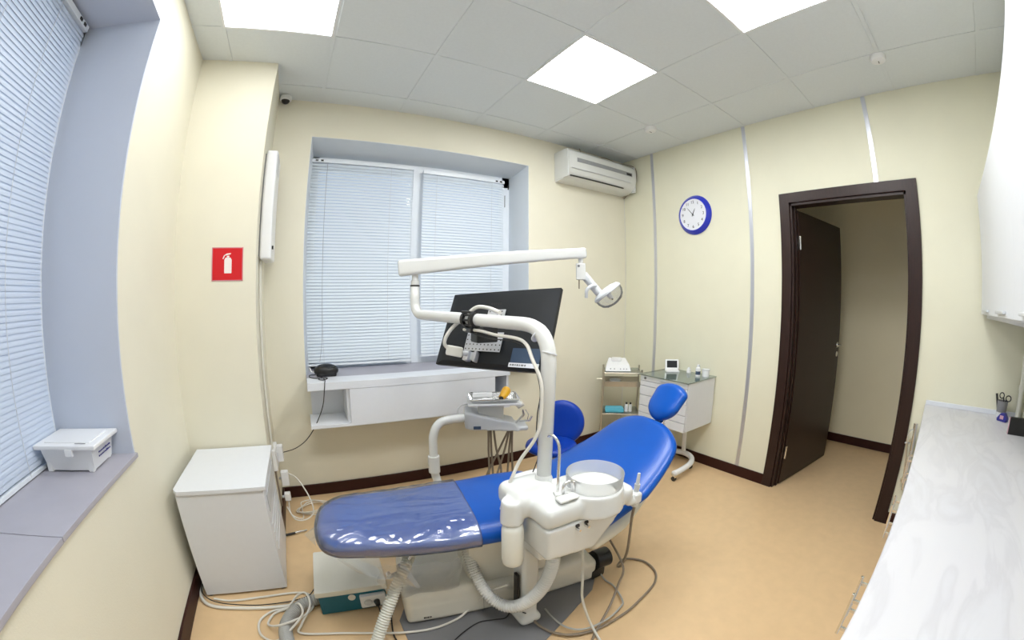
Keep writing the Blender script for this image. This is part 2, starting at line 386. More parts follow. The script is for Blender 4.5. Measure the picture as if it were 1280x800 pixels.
# the open door leaf
hx, hy = 3.005, 1.012; ang = math.atan2(.897 - 1.018, 3.895 - 3.0)
dl = struct(M().box((0, -.02, .008), (.90, .02, 2.105), .002).done('door_1', DARKW, loc=(hx, hy, 0), rot=ang, local=True))
def handle(m, s):
    m.lathe([(0, 0), (.026, 0), (.026, .006), (.01, .008), (.01, .045), (0, .045)], (.84, s * .021, 1.06), 20, Matrix.Rotation(-s * PI / 2, 3, 'X'))
    m.tube(catmull([(.84, s * .06, 1.06), (.80, s * .064, 1.06), (.72, s * .06, 1.058)], 4), .008, 10)
    m.lathe([(0, 0), (.024, 0), (.024, .006), (0, .008)], (.84, s * .021, .98), 20, Matrix.Rotation(-s * PI / 2, 3, 'X')); return m
m = M(); handle(m, 1); handle(m, -1); m.box((.898, -.012, .95), (.903, .012, 1.10)); m.done('door_handle', CHROME, dl, local=True)
for z in (.28, 1.86): M().box((-.012, -.032, z - .05), (.012, -.018, z + .05), .001).cyl((-.004, -.030, z - .05), (-.004, -.030, z + .05), .008, n=12).done('hinge', CHROME, dl, local=True)

# windows: frames and panes
def window(name, mk, panes, pane_mk, extra=None):
    m = M()
    for a, b in mk: m.box(a, b, .004)
    o = struct(m.done(name, PVC))
    for a, b in panes: M().box(a, b).done('window_pane', GLASS, o)
    return o
fx = WX - .05
window('window_1', [((fx, LY0 - .02, LZ0 - .02), (fx + .06, LY0 + .07, LZ1)), ((fx, LY1 - .07, LZ0 - .02), (fx + .06, LY1 + .02, LZ1)), ((fx, LY0, LZ0 - .03), (fx + .06, LY1, LZ0 + .06)), ((fx, LY0, LZ1 - .12), (fx + .06, LY1, LZ1)), ((fx, .74, LZ0), (fx + .06, .86, LZ1))],
       [((fx + .02, LY0 + .06, LZ0 + .05), (fx + .026, .75, LZ1 - .1)), ((fx + .02, .85, LZ0 + .05), (fx + .026, LY1 - .06, LZ1 - .1))], None)
fy = WY + .02
wb = window('window_2', [((BX0, fy, BZ0 - .02), (BX0 + .08, fy + .06, BZ1)), ((BX1 - .12, fy, BZ0 - .02), (BX1, fy + .06, BZ1)), ((BX0, fy, BZ0 - .03), (BX1, fy + .06, BZ0 + .07)), ((BX0, fy, 2.40), (BX1, fy + .06, BZ1)), ((.815, fy - .012, BZ0), (.905, fy + .06, 2.47))],
       [((BX0 + .07, fy + .02, BZ0 + .06), (.82, fy + .026, 2.42)), ((.90, fy + .02, BZ0 + .06), (BX1 - .11, fy + .026, 2.42))], None)
M().box((1.695, fy - .010, 2.39), (1.702, fy, 2.43), .002).box((1.664, fy - .006, 2.22), (1.667, fy, 2.33)).done('hinge', BLACK, wb)

# blinds
def blind(name, label, axis, a0, a1, plane, z0, z1, material, cords, sgn, group, pitch=.0235):
    t = thing(name, label, 'blind', ((a0 + a1) / 2, plane, z0) if axis == 'x' else (plane, (a0 + a1) / 2, z0), group=group)
    def P(a, d, z): return (a, plane - d * 1.0, z) if axis == 'x' else (plane + d, a, z)   # d: distance into the room
    def bx(m, a, b, d0, d1, za, zb, bev=0):
        p, q = P(a, d0, za), P(b, d1, zb); lo = [min(i, j) for i, j in zip(p, q)]; hi = [max(i, j) for i, j in zip(p, q)]
        return m.box(lo, hi, bev)
    bx(M(), a0, a1, -.004, .024, z1 - .028, z1, .002).done('headrail', material if 0 else PVC, t)
    for e in ((a0 + .03, a0 + .05), (a0 + .07, a0 + .09)) if sgn > 0 else ((a1 - .05, a1 - .03), (a1 - .09, a1 - .07)): bx(M(), e[0], e[1], .024, .028, z1 - .02, z1 - .008).done('rail_clip', BLACK, t)
    m = M(); n = int((z1 - .03 - z0 - .02) / pitch)
    for i in range(n):
        zc = z1 - .045 - i * pitch; prof = []
        for k in range(5):
            q = k / 4 - .5; th = math.radians(74 if axis == 'y' else 68)
            d = .010 + q * .025 * math.cos(th) + .0022 * (1 - 4 * q * q) * math.sin(th); z = zc - q * .025 * math.sin(th) + .0022 * (1 - 4 * q * q) * math.cos(th)
            prof.append((d, z))
        m.add([P(a, d, z) for a in (a0 + .004, a1 - .004) for d, z in prof], [(k, k + 1, k + 6, k + 5) for k in range(4)])
    m.done('slats', material, t, angle=60)
    bx(M(), a0 + .002, a1 - .002, 0, .02, z0, z0 + .016, .002).done('bottom_rail', PVC, t)
    m = M()
    for c in cords: m.tube([P(c, .024, z0 + .01), P(c, .024, z1 - .03)], .0011, 5)
    m.done('ladder_cord', LGREY, t)
    return t
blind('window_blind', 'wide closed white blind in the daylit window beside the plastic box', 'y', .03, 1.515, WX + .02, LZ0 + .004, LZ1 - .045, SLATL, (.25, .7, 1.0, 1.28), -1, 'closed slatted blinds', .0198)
b = blind('window_blind', 'closed white slatted blind on the larger sash of the window above the shelf unit', 'x', -.005, .805, WY - .03, .925, 2.463, SLAT, (.12, .62), 1, 'closed slatted blinds')
M().tube(catmull([(.118, WY - .064, 2.42), (.12, WY - .064, 1.6), (.112, WY - .075, 1.15), (.085, WY - .12, .97)], 8), .0011, 6).done('pull_cord', GREY, b)
blind('window_blind', 'closed white slatted blind on the narrower sash behind the lamp arm', 'x', .885, 1.625, WY - .03, .955, 2.445, SLAT, (1.0, 1.5), -1, 'closed slatted blinds')

# ------------------------------------------------------------------ ceiling lights
lt = thing('ceiling_light', 'square ceiling light nearest the door and air conditioner corner', 'light', (1.515, 1.648, ZC), group='square ceiling light panels')
m = M()
for a, b in (((-.3, -.3), (.3, -.29)), ((-.3, .29), (.3, .3)), ((-.3, -.29), (-.29, .29)), ((.29, -.29), (.3, .29))): m.box((a[0], a[1], -.001), (b[0], b[1], .02))
m.done('light_frame', WPLAST, lt, local=True)
M().box((-.291, -.291, .003), (.291, .291, .012)).done('diffuser', DIFF, lt, local=True)
lt['label'] = 'square white ceiling light seen whole, above the dental lamp'
l2 = dup(lt, (-.285, 1.648, ZC), 'square ceiling light above the column and fire sign, cut by the top edge')
for ch in l2.children:          # emission lowered so the wall beside it does not clip
    if ch.name.startswith('diffuser'): ch.data = ch.data.copy(); ch.data.materials[0] = DIFF2
dup(lt, (1.515, .448, ZC), 'square ceiling light above the doorway side, its corner cut by the top edge')
dup(lt, (.315, .448, ZC), 'added square fill panel overhead, out of view above the top edge')  # added unseen panel, brightens the near side of the chair
# detectors
sd = thing('smoke_detector', 'small round white smoke detector on the ceiling beside the air conditioner corner', 'smoke detector', (2.433, 1.957, ZC), group='smoke detectors')
M().lathe([(0, 0), (.05, 0), (.05, -.012), (.044, -.03), (.032, -.036), (0, -.038)], n=28).done('body', WPLAST, sd, local=True)
M().lathe([(.034, -.034), (.04, -.030), (.043, -.026), (.036, -.034)], n=28).box((-.012, -.003, -.0395), (.012, .003, -.037)).done('vent_ring', GREY, sd, local=True)
dup(sd, (2.443, .158, ZC), 'small round white smoke detector on the ceiling above the doorway')
cd = thing('dome_camera', 'small white and black dome security camera in the ceiling corner by the column', 'security camera', (-.243, 2.712, ZC))
M().lathe([(0, 0), (.040, 0), (.043, -.012), (.042, -.03), (.030, -.033)], (-.243, 2.712, ZC), 28).done('housing', WPLAST, cd)
M().ball((-.243, 2.712, ZC - .03), (.031, .031, .028)).done('dome', BLACK, cd)

# ------------------------------------------------------------------ air conditioner
ac = thing('air_conditioner', 'long white wall air conditioner high beside the clock wall corner', 'air conditioner', (2.45, YB, 2.46))
def extr(prof, x0, x1, m=None):
    m = m or M(); n = len(prof)
    m.add([(x, y, z) for x in (x0, x1) for y, z in prof], [(k, (k + 1) % n, n + (k + 1) % n, n + k) for k in range(n)] + [tuple(range(n))[::-1], tuple(range(n, 2 * n))])
    return m
prof = [(YB, 2.735), (2.61, 2.735), (2.575, 2.728), (2.552, 2.70), (2.542, 2.64), (2.546, 2.57), (2.565, 2.515), (2.60, 2.48), (2.66, 2.462), (YB, 2.455)]
bo = extr(prof, 2.035, 2.878).done('body', UNITP, ac, angle=50)
M().box((2.035 - .006, 2.56, 2.47), (2.035 + .012, YB, 2.73), .006).done('end_cap', UNITP, ac)
M().box((2.868, 2.555, 2.468), (2.884, YB, 2.732), .006).done('end_cap', UNITP, ac)
M().add([(2.12, 2.5412, 2.650), (2.82, 2.5412, 2.650), (2.82, 2.5412, 2.612), (2.12, 2.5412, 2.612), (2.12, 2.56, 2.650), (2.82, 2.56, 2.650), (2.82, 2.56, 2.612), (2.12, 2.56, 2.612)],
        [(0, 1, 2, 3), (4, 5, 6, 7), (0, 1, 5, 4), (2, 3, 7, 6), (1, 2, 6, 5), (0, 3, 7, 4)]).done('intake_strip', INTAKE, ac)
M().box((2.74, 2.5400, 2.618), (2.81, 2.56, 2.640)).done('display_panel', BLACK, ac)
M().box((2.07, 2.580, 2.483), (2.73, 2.62, 2.4905)).done('outlet_slot', BLACK, ac)
M().box((2.06, 2.5410, 2.545), (2.80, 2.5490, 2.549)).done('flap_seam', LGREY, ac)
(M().tube(catmull([(2.30, 2.72, 2.832), (2.302, 2.70, 2.78), (2.40, 2.70, 2.755), (2.6, 2.70, 2.80), (2.75, 2.66, 2.77), (2.87, 2.58, 2.745), (2.895, 2.55, 2.68), (2.898, 2.58, 2.56), (2.88, 2.64, 2.48), (2.905, 2.75, 2.44)], 8), .0035, 8).done('power_cord', BROWNC, ac))

# ------------------------------------------------------------------ clock
ck = thing('wall_clock', 'round blue wall clock with a white dial on the cream panel', 'clock', (XR, 1.897, 2.155))
RX = Matrix(((0, 0, -1), (-1, 0, 0), (0, 1, 0)))   # local x -> -Y, y -> Z, z -> -X
M().lathe([(0, 0), (.172, 0), (.174, .006), (.168, .018), (.150, .036), (.143, .042), (.138, .041), (.137, .036), (0, .036)], (XR, 1.897, 2.155), 64, RX).done('case', CLOCKB, ck)
dial = M().lathe([(0, .0362), (.138, .0362), (.138, .037), (0, .0372)], (XR, 1.897, 2.155), 64, RX).done('dial', CFACE, ck)
m = M()
for hnum in range(1, 13):
    a = hnum * PI / 6; T = Matrix.Translation((XR, 1.897, 2.155)) @ RX.to_4x4() @ Matrix.Translation((math.sin(a) * .108, math.cos(a) * .108, .0378))
    me = textmesh(str(hnum), .036, T); m = M(); m.bm.from_mesh(me); bpy.data.meshes.remove(me); m.done('numeral', BLACK, dial, sharp=False)
def hand(nm, angd, L, wd, z):
    a = math.radians(angd); T = Matrix.Translation((XR, 1.897, 2.155)) @ RX.to_4x4() @ Matrix.Rotation(-a, 4, 'Z')
    M().prism([(-wd, -.018), (wd, -.018), (wd * .8, L * .7), (0, L), (-wd * .8, L * .7)], z, z + .0012, mx=T).done(nm, BLACK, ck)
hand('hour_hand', 26, .058, .0035, .0395); hand('minute_hand', 318, .088, .0026, .0412)
M().lathe([(0, .044), (.006, .043), (.006, .038)], (XR, 1.897, 2.155), 16, RX).done('hub', BLACK, ck)

# ------------------------------------------------------------------ fire extinguisher sign
sg = thing('fire_sign', 'red square sign with a white extinguisher symbol on the column', 'sign', (-.452, YC, 1.616))
M().box((-.542, YC - .003, 1.526), (-.362, YC, 1.708), .001).done('plate', REDM, sg)
m = M()
for a, b in (((-.5405, 1.5275), (-.3635, 1.5305)), ((-.5405, 1.7035), (-.3635, 1.7065)), ((-.5405, 1.5275), (-.5375, 1.7065)), ((-.3665, 1.5275), (-.3635, 1.7065))): m.box((a[0], YC - .0036, a[1]), (b[0], YC - .002, b[1]))
m.done('border', PINK, sg)
Tz = Matrix(((1, 0, 0), (0, 0, -1), (0, 1, 0))).to_4x4()  # local (x, y) -> (X, Z), thickness towards the room
def sp(m, poly): return m.prism([(x, z) for x, z in poly], 0, .0012, mx=Matrix.Translation((-.448, YC - .003, 1.612)) @ Tz)
m = M()
sp(m, [(-.019, -.045), (.019, -.045), (.021, -.042), (.021, .028), (.014, .040), (-.014, .040), (-.021, .028), (-.021, -.042)])
sp(m, [(-.007, .041), (.007, .041), (.007, .050), (-.007, .050)])
sp(m, [(-.018, .051), (.014, .058), (.016, .064), (-.008, .062), (-.024, .052), (-.032, .034), (-.027, .032), (-.020, .046)])
m.done('pictogram', WSIGN, sg)

# ------------------------------------------------------------------ white UV cleaner on the column side
uv = thing('air_steriliser', 'slim tall white air steriliser cabinet mounted on the column side', 'air steriliser', (XC, 2.55, 1.65))
M().box((XC + .008, 2.40, 1.652), (-.214, 2.68, 2.312), .014, 3).done('casing', WPLAST, uv)
M().box((XC, 2.415, 1.67), (XC + .010, 2.66, 2.29)).done('back_plate', GREY, uv)
M().box((-.2145, 2.402, 2.18), (-.2115, 2.55, 2.29), .001).done('side_panel', LGREY, uv)
M().box((-.214, 2.43, 1.715), (-.205, 2.45, 1.735)).done('switch', BLACK, uv)

# ------------------------------------------------------------------ shelf unit below the back window
su = thing('wall_shelf_unit', 'low white wall-hung shelf unit with open end niches under the window', 'shelf unit', (.70, YB, .60))
UF = 2.48
M().box((-.018, UF, .85), (1.422, 2.659, .90), .002).box((-.018, 2.659, .85), (1.422, YB - .001, .868)).done('top_board', WHITE, su)
M().box((-.018, UF + .004, .60), (1.422, YB - .001, .622), .002).done('bottom_board', WHITE, su)
M().box((.0, YB - .016, .622), (1.41, YB - .001, .85)).done('back_board', WHITE, su)
for a, b in ((.232, .250), (1.288, 1.306), (1.404, 1.421)): M().box((a, UF + .022, .622), (b, YB - .016, .85)).done('divider', WHITE, su)
M().box((.250, UF + .002, .604), (1.300, UF + .020, .849), .002).done('front_panel', WHITE, su)
# router-like black gadget on the sill
rt = thing('black_gadget', 'rounded black electronic gadget on the sill beside the blind cord', 'electronic device', (.115, 2.70, .90))
M().ball((.120, 2.705, .937), (.088, .062, .046)).box((.05, 2.66, .90), (.19, 2.75, .93), .008).done('body', BLACK, rt, mods=fuse(.004, 3))
M().ball((.140, 2.672, .962), (.045, .022, .008), Matrix.Rotation(-.15, 3, 'Y')).done('gloss_cap', BLACKM, rt)
M().tube(catmull([(.05, 2.70, .93), (.02, 2.71, .93), (.005, 2.72, .96)], 5), .004, 8).done('antenna_plug', WPLAST, rt)
(M().tube(catmull([(.045, 2.70, .912), (.004, 2.70, .91), (.004, 2.66, .905), (.04, 2.62, .904), (.10, 2.62, .904), (.12, 2.59, .904), (.09, 2.55, .904), (.06, 2.57, .906), (.085, 2.61, .908), (.10, 2.55, .904), (.095, 2.474, .898), (.09, 2.470, .86), (.07, 2.50, .74), (.01, 2.55, .60), (-.06, 2.58, .50), (-.14, 2.59, .445), (-.215, 2.58, .43), (-.245, 2.57, .43)], 8), .0030, 8).done('power_cord', CABB, rt))

# ------------------------------------------------------------------ socket cluster on the column side
so = thing('wall_socket', 'white surface socket on the column side behind the white cabinet', 'socket', (XC, 2.52, .40))
M().box((XC, 2.43, .36), (XC + .028, 2.60, .50), .006).done('housing', WPLAST, so)
M().lathe([(.024, 0), (.022, .004), (.014, .001), (0, .001)], (XC + .028, 2.515, .43), 20, Matrix.Rotation(PI / 2, 3, 'Y')).done('socket_face', LGREY, so)
for i, (c, s, lb) in enumerate((((-.247, 2.57, .43), (.04, .05, .11), 'white power adapter plugged in highest behind the cabinet'), ((-.235, 2.50, .28), (.05, .045, .10), 'white power adapter behind the cabinet, middle of three'), ((-.235, 2.46, .165), (.04, .04, .055), 'small white plug adapter lowest behind the cabinet'))):
    t = thing('power_adapter', lb, 'power adapter', c, group='power adapters')
    M().obox(c, s, bev=.006).done('body', WPLAST, t)
    M().cyl((c[0] - s[0] / 2 - .016, c[1], c[2]), (c[0] - s[0] / 2 + .002, c[1], c[2]), .009, n=12).done('plug', LGREY, t)
tag(M().box((XC + .004, 2.455, .50), (XC + .016, 2.475, 1.65), .002).done('cable_duct', CREAMP, loc=(XC, 2.465, .5)), 'thin pale cable duct running up the column side', 'cable duct')
tag(M().box((XC, 2.45, .10), (XC + .012, 2.463, .36), .002).box((XC, 2.48, .10), (XC + .010, 2.487, .36), .002).done('cable_duct', BROWNC, loc=(XC, 2.465, .1)), 'narrow brown cable strip on the column side below the sockets', 'cable duct')
tag(M().tube(catmull([(-.21, 2.50, .31), (-.15, 2.44, .29), (-.09, 2.38, .18), (-.08, 2.33, .10), (-.13, 2.30, .07), (-.2, 2.3, .08), (-.245, 2.38, .13)], 8), .0045, 8).done('white_cable', CABW, loc=(-.15, 2.4, .08)), 'white cable bowing out from the adapters beside the cabinet', 'cable')
P = [(-.235, 2.46, .14), (-.23, 2.42, .05), (-.16, 2.42, .008)]
for k in range(34):
    a = k * .6; rr = .085 + .012 * math.sin(k * 1.7); P.append((-.075 + rr * 1.25 * math.cos(a + 2.6) + .01 * math.sin(k), 2.52 + rr * .9 * math.sin(a + 2.6), .008 + .0012 * k))
tag(M().tube(catmull(P, 5), .004, 7).done('white_cable', CABW, loc=(-.07, 2.52, 0)), 'white cable coiled on the floor by the dark skirting', 'cable')
pr = thing('handpiece_connector', 'silver and black connector lying on the floor by the cabinet', 'connector', (-.22, 2.25, 0))
M().cyl((-.285, 2.235, .012), (-.215, 2.25, .012), .008, .007, 14).done('sleeve', CABB, pr)
M().cyl((-.215, 2.25, .012), (-.165, 2.26, .012), .010, .007, 16).cyl((-.165, 2.26, .012), (-.14, 2.266, .012), .005, n=10).done('tip', CHROME, pr)

# ------------------------------------------------------------------ white cabinet (left)
cb = thing('white_cabinet', 'plain white box cabinet standing in the corner below the fire sign', 'cabinet', (-.485, 2.0, 0))
M().box((-.700, 1.738, .012), (-.275, 2.262, .582), .003).done('body', WHITE, cb)
M().prism([(-.712, 1.76), (-.690, 1.728), (-.262, 1.728), (-.262, 2.266), (-.712, 2.266)], .580, .602, .003).done('top_board', WHITE, cb)
M().box((-.274, 1.80, .43), (-.270, 2.24, .52), .001).done('side_grille', LGREY, cb)
m = M()
for k in range(4): m.box((-.2750, 1.80, .36 - .05 * k), (-.2715, 2.22, .363 - .05 * k))
m.done('side_slots', LGREY, cb)
for x in (-.68, -.30):
    for y in (1.76, 2.24): M().cyl((x, y, 0), (x, y, .014), .014, n=12).done('foot', GREY, cb)

# ------------------------------------------------------------------ box on the left sill
pb = thing('storage_box', 'white lidded plastic box on the left window sill', 'box', (-.95, 1.44, LZ0))
def taper(m, a0, b0, a1, b1, z0, z1): return wedge(m, [(a0[0], a0[1], z0), (b0[0], a0[1], z0), (b0[0], b0[1], z0), (a0[0], b0[1], z0), (a1[0], a1[1], z1), (b1[0], a1[1], z1), (b1[0], b1[1], z1), (a1[0], b1[1], z1)])
m = taper(M(), (-1.050, 1.370), (-.850, 1.525), (-1.065, 1.356), (-.836, 1.538), LZ0 + .006, .948)
for x in (-1.045, -.862):
    for y in (1.375, 1.512): m.box((x - .012, y - .010, LZ0), (x + .012, y + .010, LZ0 + .09), .004)
m.done('tub', WPLAST, pb)
M().box((-1.085, 1.338, .945), (-.812, 1.546, .962), .005).box((-1.05, 1.37, .960), (-.846, 1.52, .966), .003).box((-.94, 1.335, .925), (-.96 + .05, 1.345, .948)).done('lid', WPLAST, pb)
m = M()
random.seed(9)
for row, z in ((0, .915), (1, .900)):
    y = 1.405
    while y < 1.50:
        L = random.uniform(.003, .007); x = -.8445 + (z - .86) * .15
        m.box((x, y, z), (x + .0022, y + L, z + random.uniform(.004, .007))); y += L + random.uniform(.003, .0055)
m.done('marker_writing', PURP, pb)
M().box((-.90, 1.352, .9655), (-.855, 1.356, .9668)).done('lid_mark', GREY, pb)

# ------------------------------------------------------------------ worktop and cabinets by the camera
CT = .840
tag(M().box((.10, YN, CT - .038), (XR, .016, CT), .004).done('worktop', MARB, loc=(1.5, -.3, CT)), 'long pale marbled worktop along the wall under the wall cabinets', 'worktop')
tag(M().box((XR - .010, YN + .01, CT), (XR, .012, CT + .028), .003).done('splash_strip', WHITE, loc=(XR, -.3, CT)), 'white upstand strip where the worktop meets the panelled wall', 'trim strip')
names = ['base cabinet under the worktop, nearest the doorway', 'base cabinet under the worktop, second from the doorway', 'base cabinet under the worktop, third from the doorway', 'base cabinet under the worktop, farthest from the doorway']
bc = thing('base_cabinet', 'white laminate ' + names[0], 'cabinet', (2.575, -.3, 0), group='base cabinets under the worktop')
M().box((-.34, -.30, .10), (.34, .30, CT - .040)).box((-.34, -.26, 0), (.34, .26, .10)).done('body', WHITE, bc, local=True)
for s in (-1, 1):
    d = M().box((min(s * .003, s * .337), .30, .105), (max(s * .003, s * .337), .318, CT - .045), .001).done('cabinet_door', WHITE, bc, local=True)
    M().box((s * .05 - .006, .344, .46), (s * .05 + .006, .354, .62), .002).box((s * .05 - .005, .317, .48), (s * .05 + .005, .345, .49)).box((s * .05 - .005, .317, .59), (s * .05 + .005, .345, .60)).done('handle', CHROME, d, local=True)
for i in range(1, 4): dup(bc, (2.575 - .685 * i, -.3, 0), 'white laminate ' + names[i])
wc = thing('wall_cabinet', 'white wall cabinet in the corner over the worktop, nearest the doorway wall', 'cabinet', (2.58, YN, 1.40), group='wall cabinets over the worktop')
M().box((-.30, 0, 0), (.30, .318, .678), .002).box((-.30, .0, -.018), (.30, .30, 0)).done('body', WHITE, wc, local=True)
d = M().box((-.3005, .319, .004), (.3005, .337, .676), .0005).done('cabinet_door', WHITE, wc, local=True)
M().box((-.12, .337, .018), (.12, .352, .028), .002).done('handle', LGREY, d, local=True)
for i in range(1, 4): dup(wc, (2.58 - .602 * i, YN, 1.40), ('white wall cabinet over the worktop, second from the doorway wall', 'white wall cabinet over the worktop, third from the doorway wall', 'white wall cabinet over the worktop, farthest from the doorway wall')[i - 1])
tag(M().cyl((2.88, YN + .035, CT), (2.88, YN + .035, 1.40), .016, n=16).cyl((2.88, YN + .035, 1.0), (2.88, YN + .035, 1.03), .021, n=16).done('corner_pipe', CREAMP, loc=(2.88, YN, CT)), 'vertical cream pipe in the corner between worktop and wall cabinet', 'pipe')
ph = thing('pencil_cup', 'grey translucent cup holding pens at the worktop corner', 'pencil cup', (2.865, -.475, CT))
M().lathe([(0, .001), (.030, .001), (.034, .095), (.031, .095), (.028, .006), (0, .006)], (2.865, -.475, CT), 28).done('cup', GREY, ph)
M().lathe([(.0305, 0), (.0325, 0), (.034, .032), (.032, .032)], (2.865, -.475, CT), 28).done('cup_base', LGREY, ph)
tag(M().cyl((2.880, -.46, CT + .01), (2.905, -.435, CT + .125), .007, n=10).done('black_pen', BLACK, loc=(2.88, -.46, CT)), 'thick black marker pen leaning in the grey cup', 'pen')
sc = thing('scissors', 'black-handled scissors standing in the grey cup', 'scissors', (2.86, -.48, CT + .01))
def ring(m, c, rx, rz, rr, axis=None):
    pts = [Vector(c) + Vector((.35 * rx * math.cos(a), rx * math.cos(a), rz * math.sin(a))) for a in [2 * PI * k / 20 for k in range(21)]]
    return m.tube(pts, rr, 8, False)
m = M(); ring(m, (2.853, -.462, CT + .125), .013, .016, .0032); ring(m, (2.849, -.505, CT + .112), .015, .016, .0032); m.tube([(2.853, -.475, CT + .112), (2.858, -.480, CT + .085)], .004, 8).tube([(2.850, -.494, CT + .100), (2.858, -.482, CT + .085)], .004, 8).done('handles', BLACK, sc)
M().cyl((2.858, -.481, CT + .09), (2.864, -.475, CT + .012), .004, .002, 8).done('blades', CHROME, sc)
tp = thing('tape_dispenser', 'small blue tape dispenser on the worktop in front of the cup', 'tape dispenser', (2.765, -.47, CT))
M().prism([(-.032, 0), (.032, 0), (.034, .014), (.012, .045), (-.014, .048), (-.034, .018)], -.018, .018, .004, mx=Matrix.Translation((2.765, -.475, CT + .0005)) @ Matrix.Rotation(1.0, 4, 'Z') @ Matrix.Rotation(PI / 2, 4, 'X')).done('body', PURP, tp)
M().box((-.012, -.0195, .014), (.012, .0195, .034), mx=Matrix.Translation((2.765, -.475, CT)) @ Matrix.Rotation(1.0, 4, 'Z')).done('label_patch', PINK, tp)
bb = thing('black_box', 'black box with a pink edge cut by the right frame side on the worktop', 'box', (2.52, -.53, CT))
M().box((2.4995, -.615, CT), (2.512, -.475, CT + .085), .001).done('body', BLACK, bb)
M().box((2.488, -.615, CT), (2.499, -.472, CT + .083), .001).done('pink_side', BLACK, bb)
M().box((2.489, -.4718, CT + .001), (2.511, -.4695, CT + .084), .0005).done('spine', PINK, bb)
# chrome tubular hook hanging at the worktop end
cr = thing('chrome_lever', 'chrome tubular rod with a curved lever between the doorway and worktop end', 'chrome fitting', (2.88, .06, .84))
M().cyl((2.875, .040, .28), (2.875, .052, .715), .011, n=16).cyl((2.875, .052, .690), (2.875, .052, .722), .0135, n=16).done('rod', CHROME, cr)
M().tube(catmull([(2.872, .060, .685), (2.867, .080, .672), (2.865, .090, .64), (2.865, .088, .60), (2.868, .070, .590)], 6), .004, 10).cyl((2.864, .102, .592), (2.872, .066, .592), .006, n=10).done('lever', CHROME, cr)
M().tube(catmull([(2.864, .085, .60), (2.866, .072, .50), (2.873, .056, .34)], 6), .006, 10).box((2.872, .04, .33), (XR, .075, .345)).box((2.872, .04, .60), (XR, .075, .612)).done('bracket', STEEL, cr)

# ================================================================== dental chair
def padloft(m, path, w, h, n=40, p=3.2, q=2.6, off=None):
    """upholstered pad: path = [(s, z)], w/h = half width / half thickness functions of 0..1, in local (s, t, z)"""
    C = catmull([(a, 0, b) for a, b in path], 10 if n < 60 else 30); N = len(C); rings = []
    for i, c in enumerate(C):
        f = i / (N - 1); t = (C[min(i + 1, N - 1)] - C[max(i - 1, 0)]).normalized(); nrm = Vector((-t.z, 0, t.x))
        ww, hh = w(f), h(f); o = off(f) if off else 0
        rings.append([m.bm.verts.new(c + Vector((0, o + ww * math.copysign(abs(math.cos(a)) ** (2 / p), math.cos(a)), 0)) + nrm * hh * math.copysign(abs(math.sin(a)) ** (2 / q), math.sin(a))) for a in [2 * PI * k / n for k in range(n)]])
    for a, b in zip(rings, rings[1:]):
        for k in range(n): m.bm.faces.new((a[k], a[(k + 1) % n], b[(k + 1) % n], b[k]))
    m.bm.faces.new(rings[0][::-1]); m.bm.faces.new(rings[-1]); return m
def lerpf(pts):
    def g(f):
        for (a, x), (b, y) in zip(pts, pts[1:]):
            if f <= b:
                q = (f - a) / (b - a); q = q * q * (3 - 2 * q) if False else q; return x + (y - x) * q
        return pts[-1][1]
    return g
def rounded(fn, e0, e1, k=2.4):
    def g(f):
        s = 1.0
        if f < e0: s = (1 - (1 - f / e0) ** k) ** (1 / k)
        if f > 1 - e1: s = (1 - (1 - (1 - f) / e1) ** k) ** (1 / k)
        return fn(f) * max(s, .03)
    return g
DC = thing('dental_chair', 'blue reclined dental chair with its foot end under clear film', 'dental chair', (0, 1.48, 0), -.15)
seatpath = [(-.045, .527), (.10, .526), (.35, .513), (.60, .506), (.80, .510), (.98, .505)]
seat = padloft(M(), seatpath, rounded(lerpf([(0, .17), (.15, .198), (.5, .248), (.8, .262), (1, .255)]), .20, .05), rounded(lerpf([(0, .048), (.3, .055), (1, .062)]), .06, .08), off=lerpf([(0, -.035), (.3, -.012), (.6, .018), (1, .02)])).done('seat', BLUE, DC, local=True, sharp=False)
back = padloft(M(), [(.93, .47), (1.05, .515), (1.20, .570), (1.36, .640), (1.50, .725), (1.60, .795)], rounded(lerpf([(0, .26), (.25, .315), (.5, .315), (.75, .265), (1, .20)]), .06, .20, 2.2), rounded(lerpf([(0, .05), (.5, .045), (1, .035)]), .08, .10), off=lerpf([(0, -.05), (.5, -.03), (1, 0)])).done('backrest', BLUE, DC, local=True, sharp=False)
hd = padloft(M(), [(1.600, .800), (1.635, .845), (1.675, .895), (1.715, .942), (1.735, .975)], rounded(lerpf([(0, .07), (.35, .105), (.7, .112), (1, .09)]), .30, .35, 2), rounded(lerpf([(0, .034), (1, .034)]), .3, .3, 2)).done('headrest', BLUE, DC, local=True, sharp=False)
M().box((-.028, -.04, -.008), (.028, .04, .006), .004, mx=Matrix.Translation((1.625, 0, .795)) @ Matrix.Rotation(-.9, 4, 'Y')).cyl((1.56, -.012, .73), (1.635, -.012, .81), .006, n=10).cyl((1.56, .012, .73), (1.635, .012, .81), .006, n=10).done('headrest_bracket', CHROME, DC, local=True)
padloft(M(), [(1.02, .385), (1.12, .425), (1.25, .49), (1.38, .565), (1.46, .62)], rounded(lerpf([(0, .27), (.4, .285), (1, .19)]), .1, .2), rounded(lerpf([(0, .075), (.5, .06), (1, .04)]), .1, .15), off=lerpf([(0, -.04), (1, -.02)])).done('back_shell', CREAMP, DC, local=True, sharp=False)
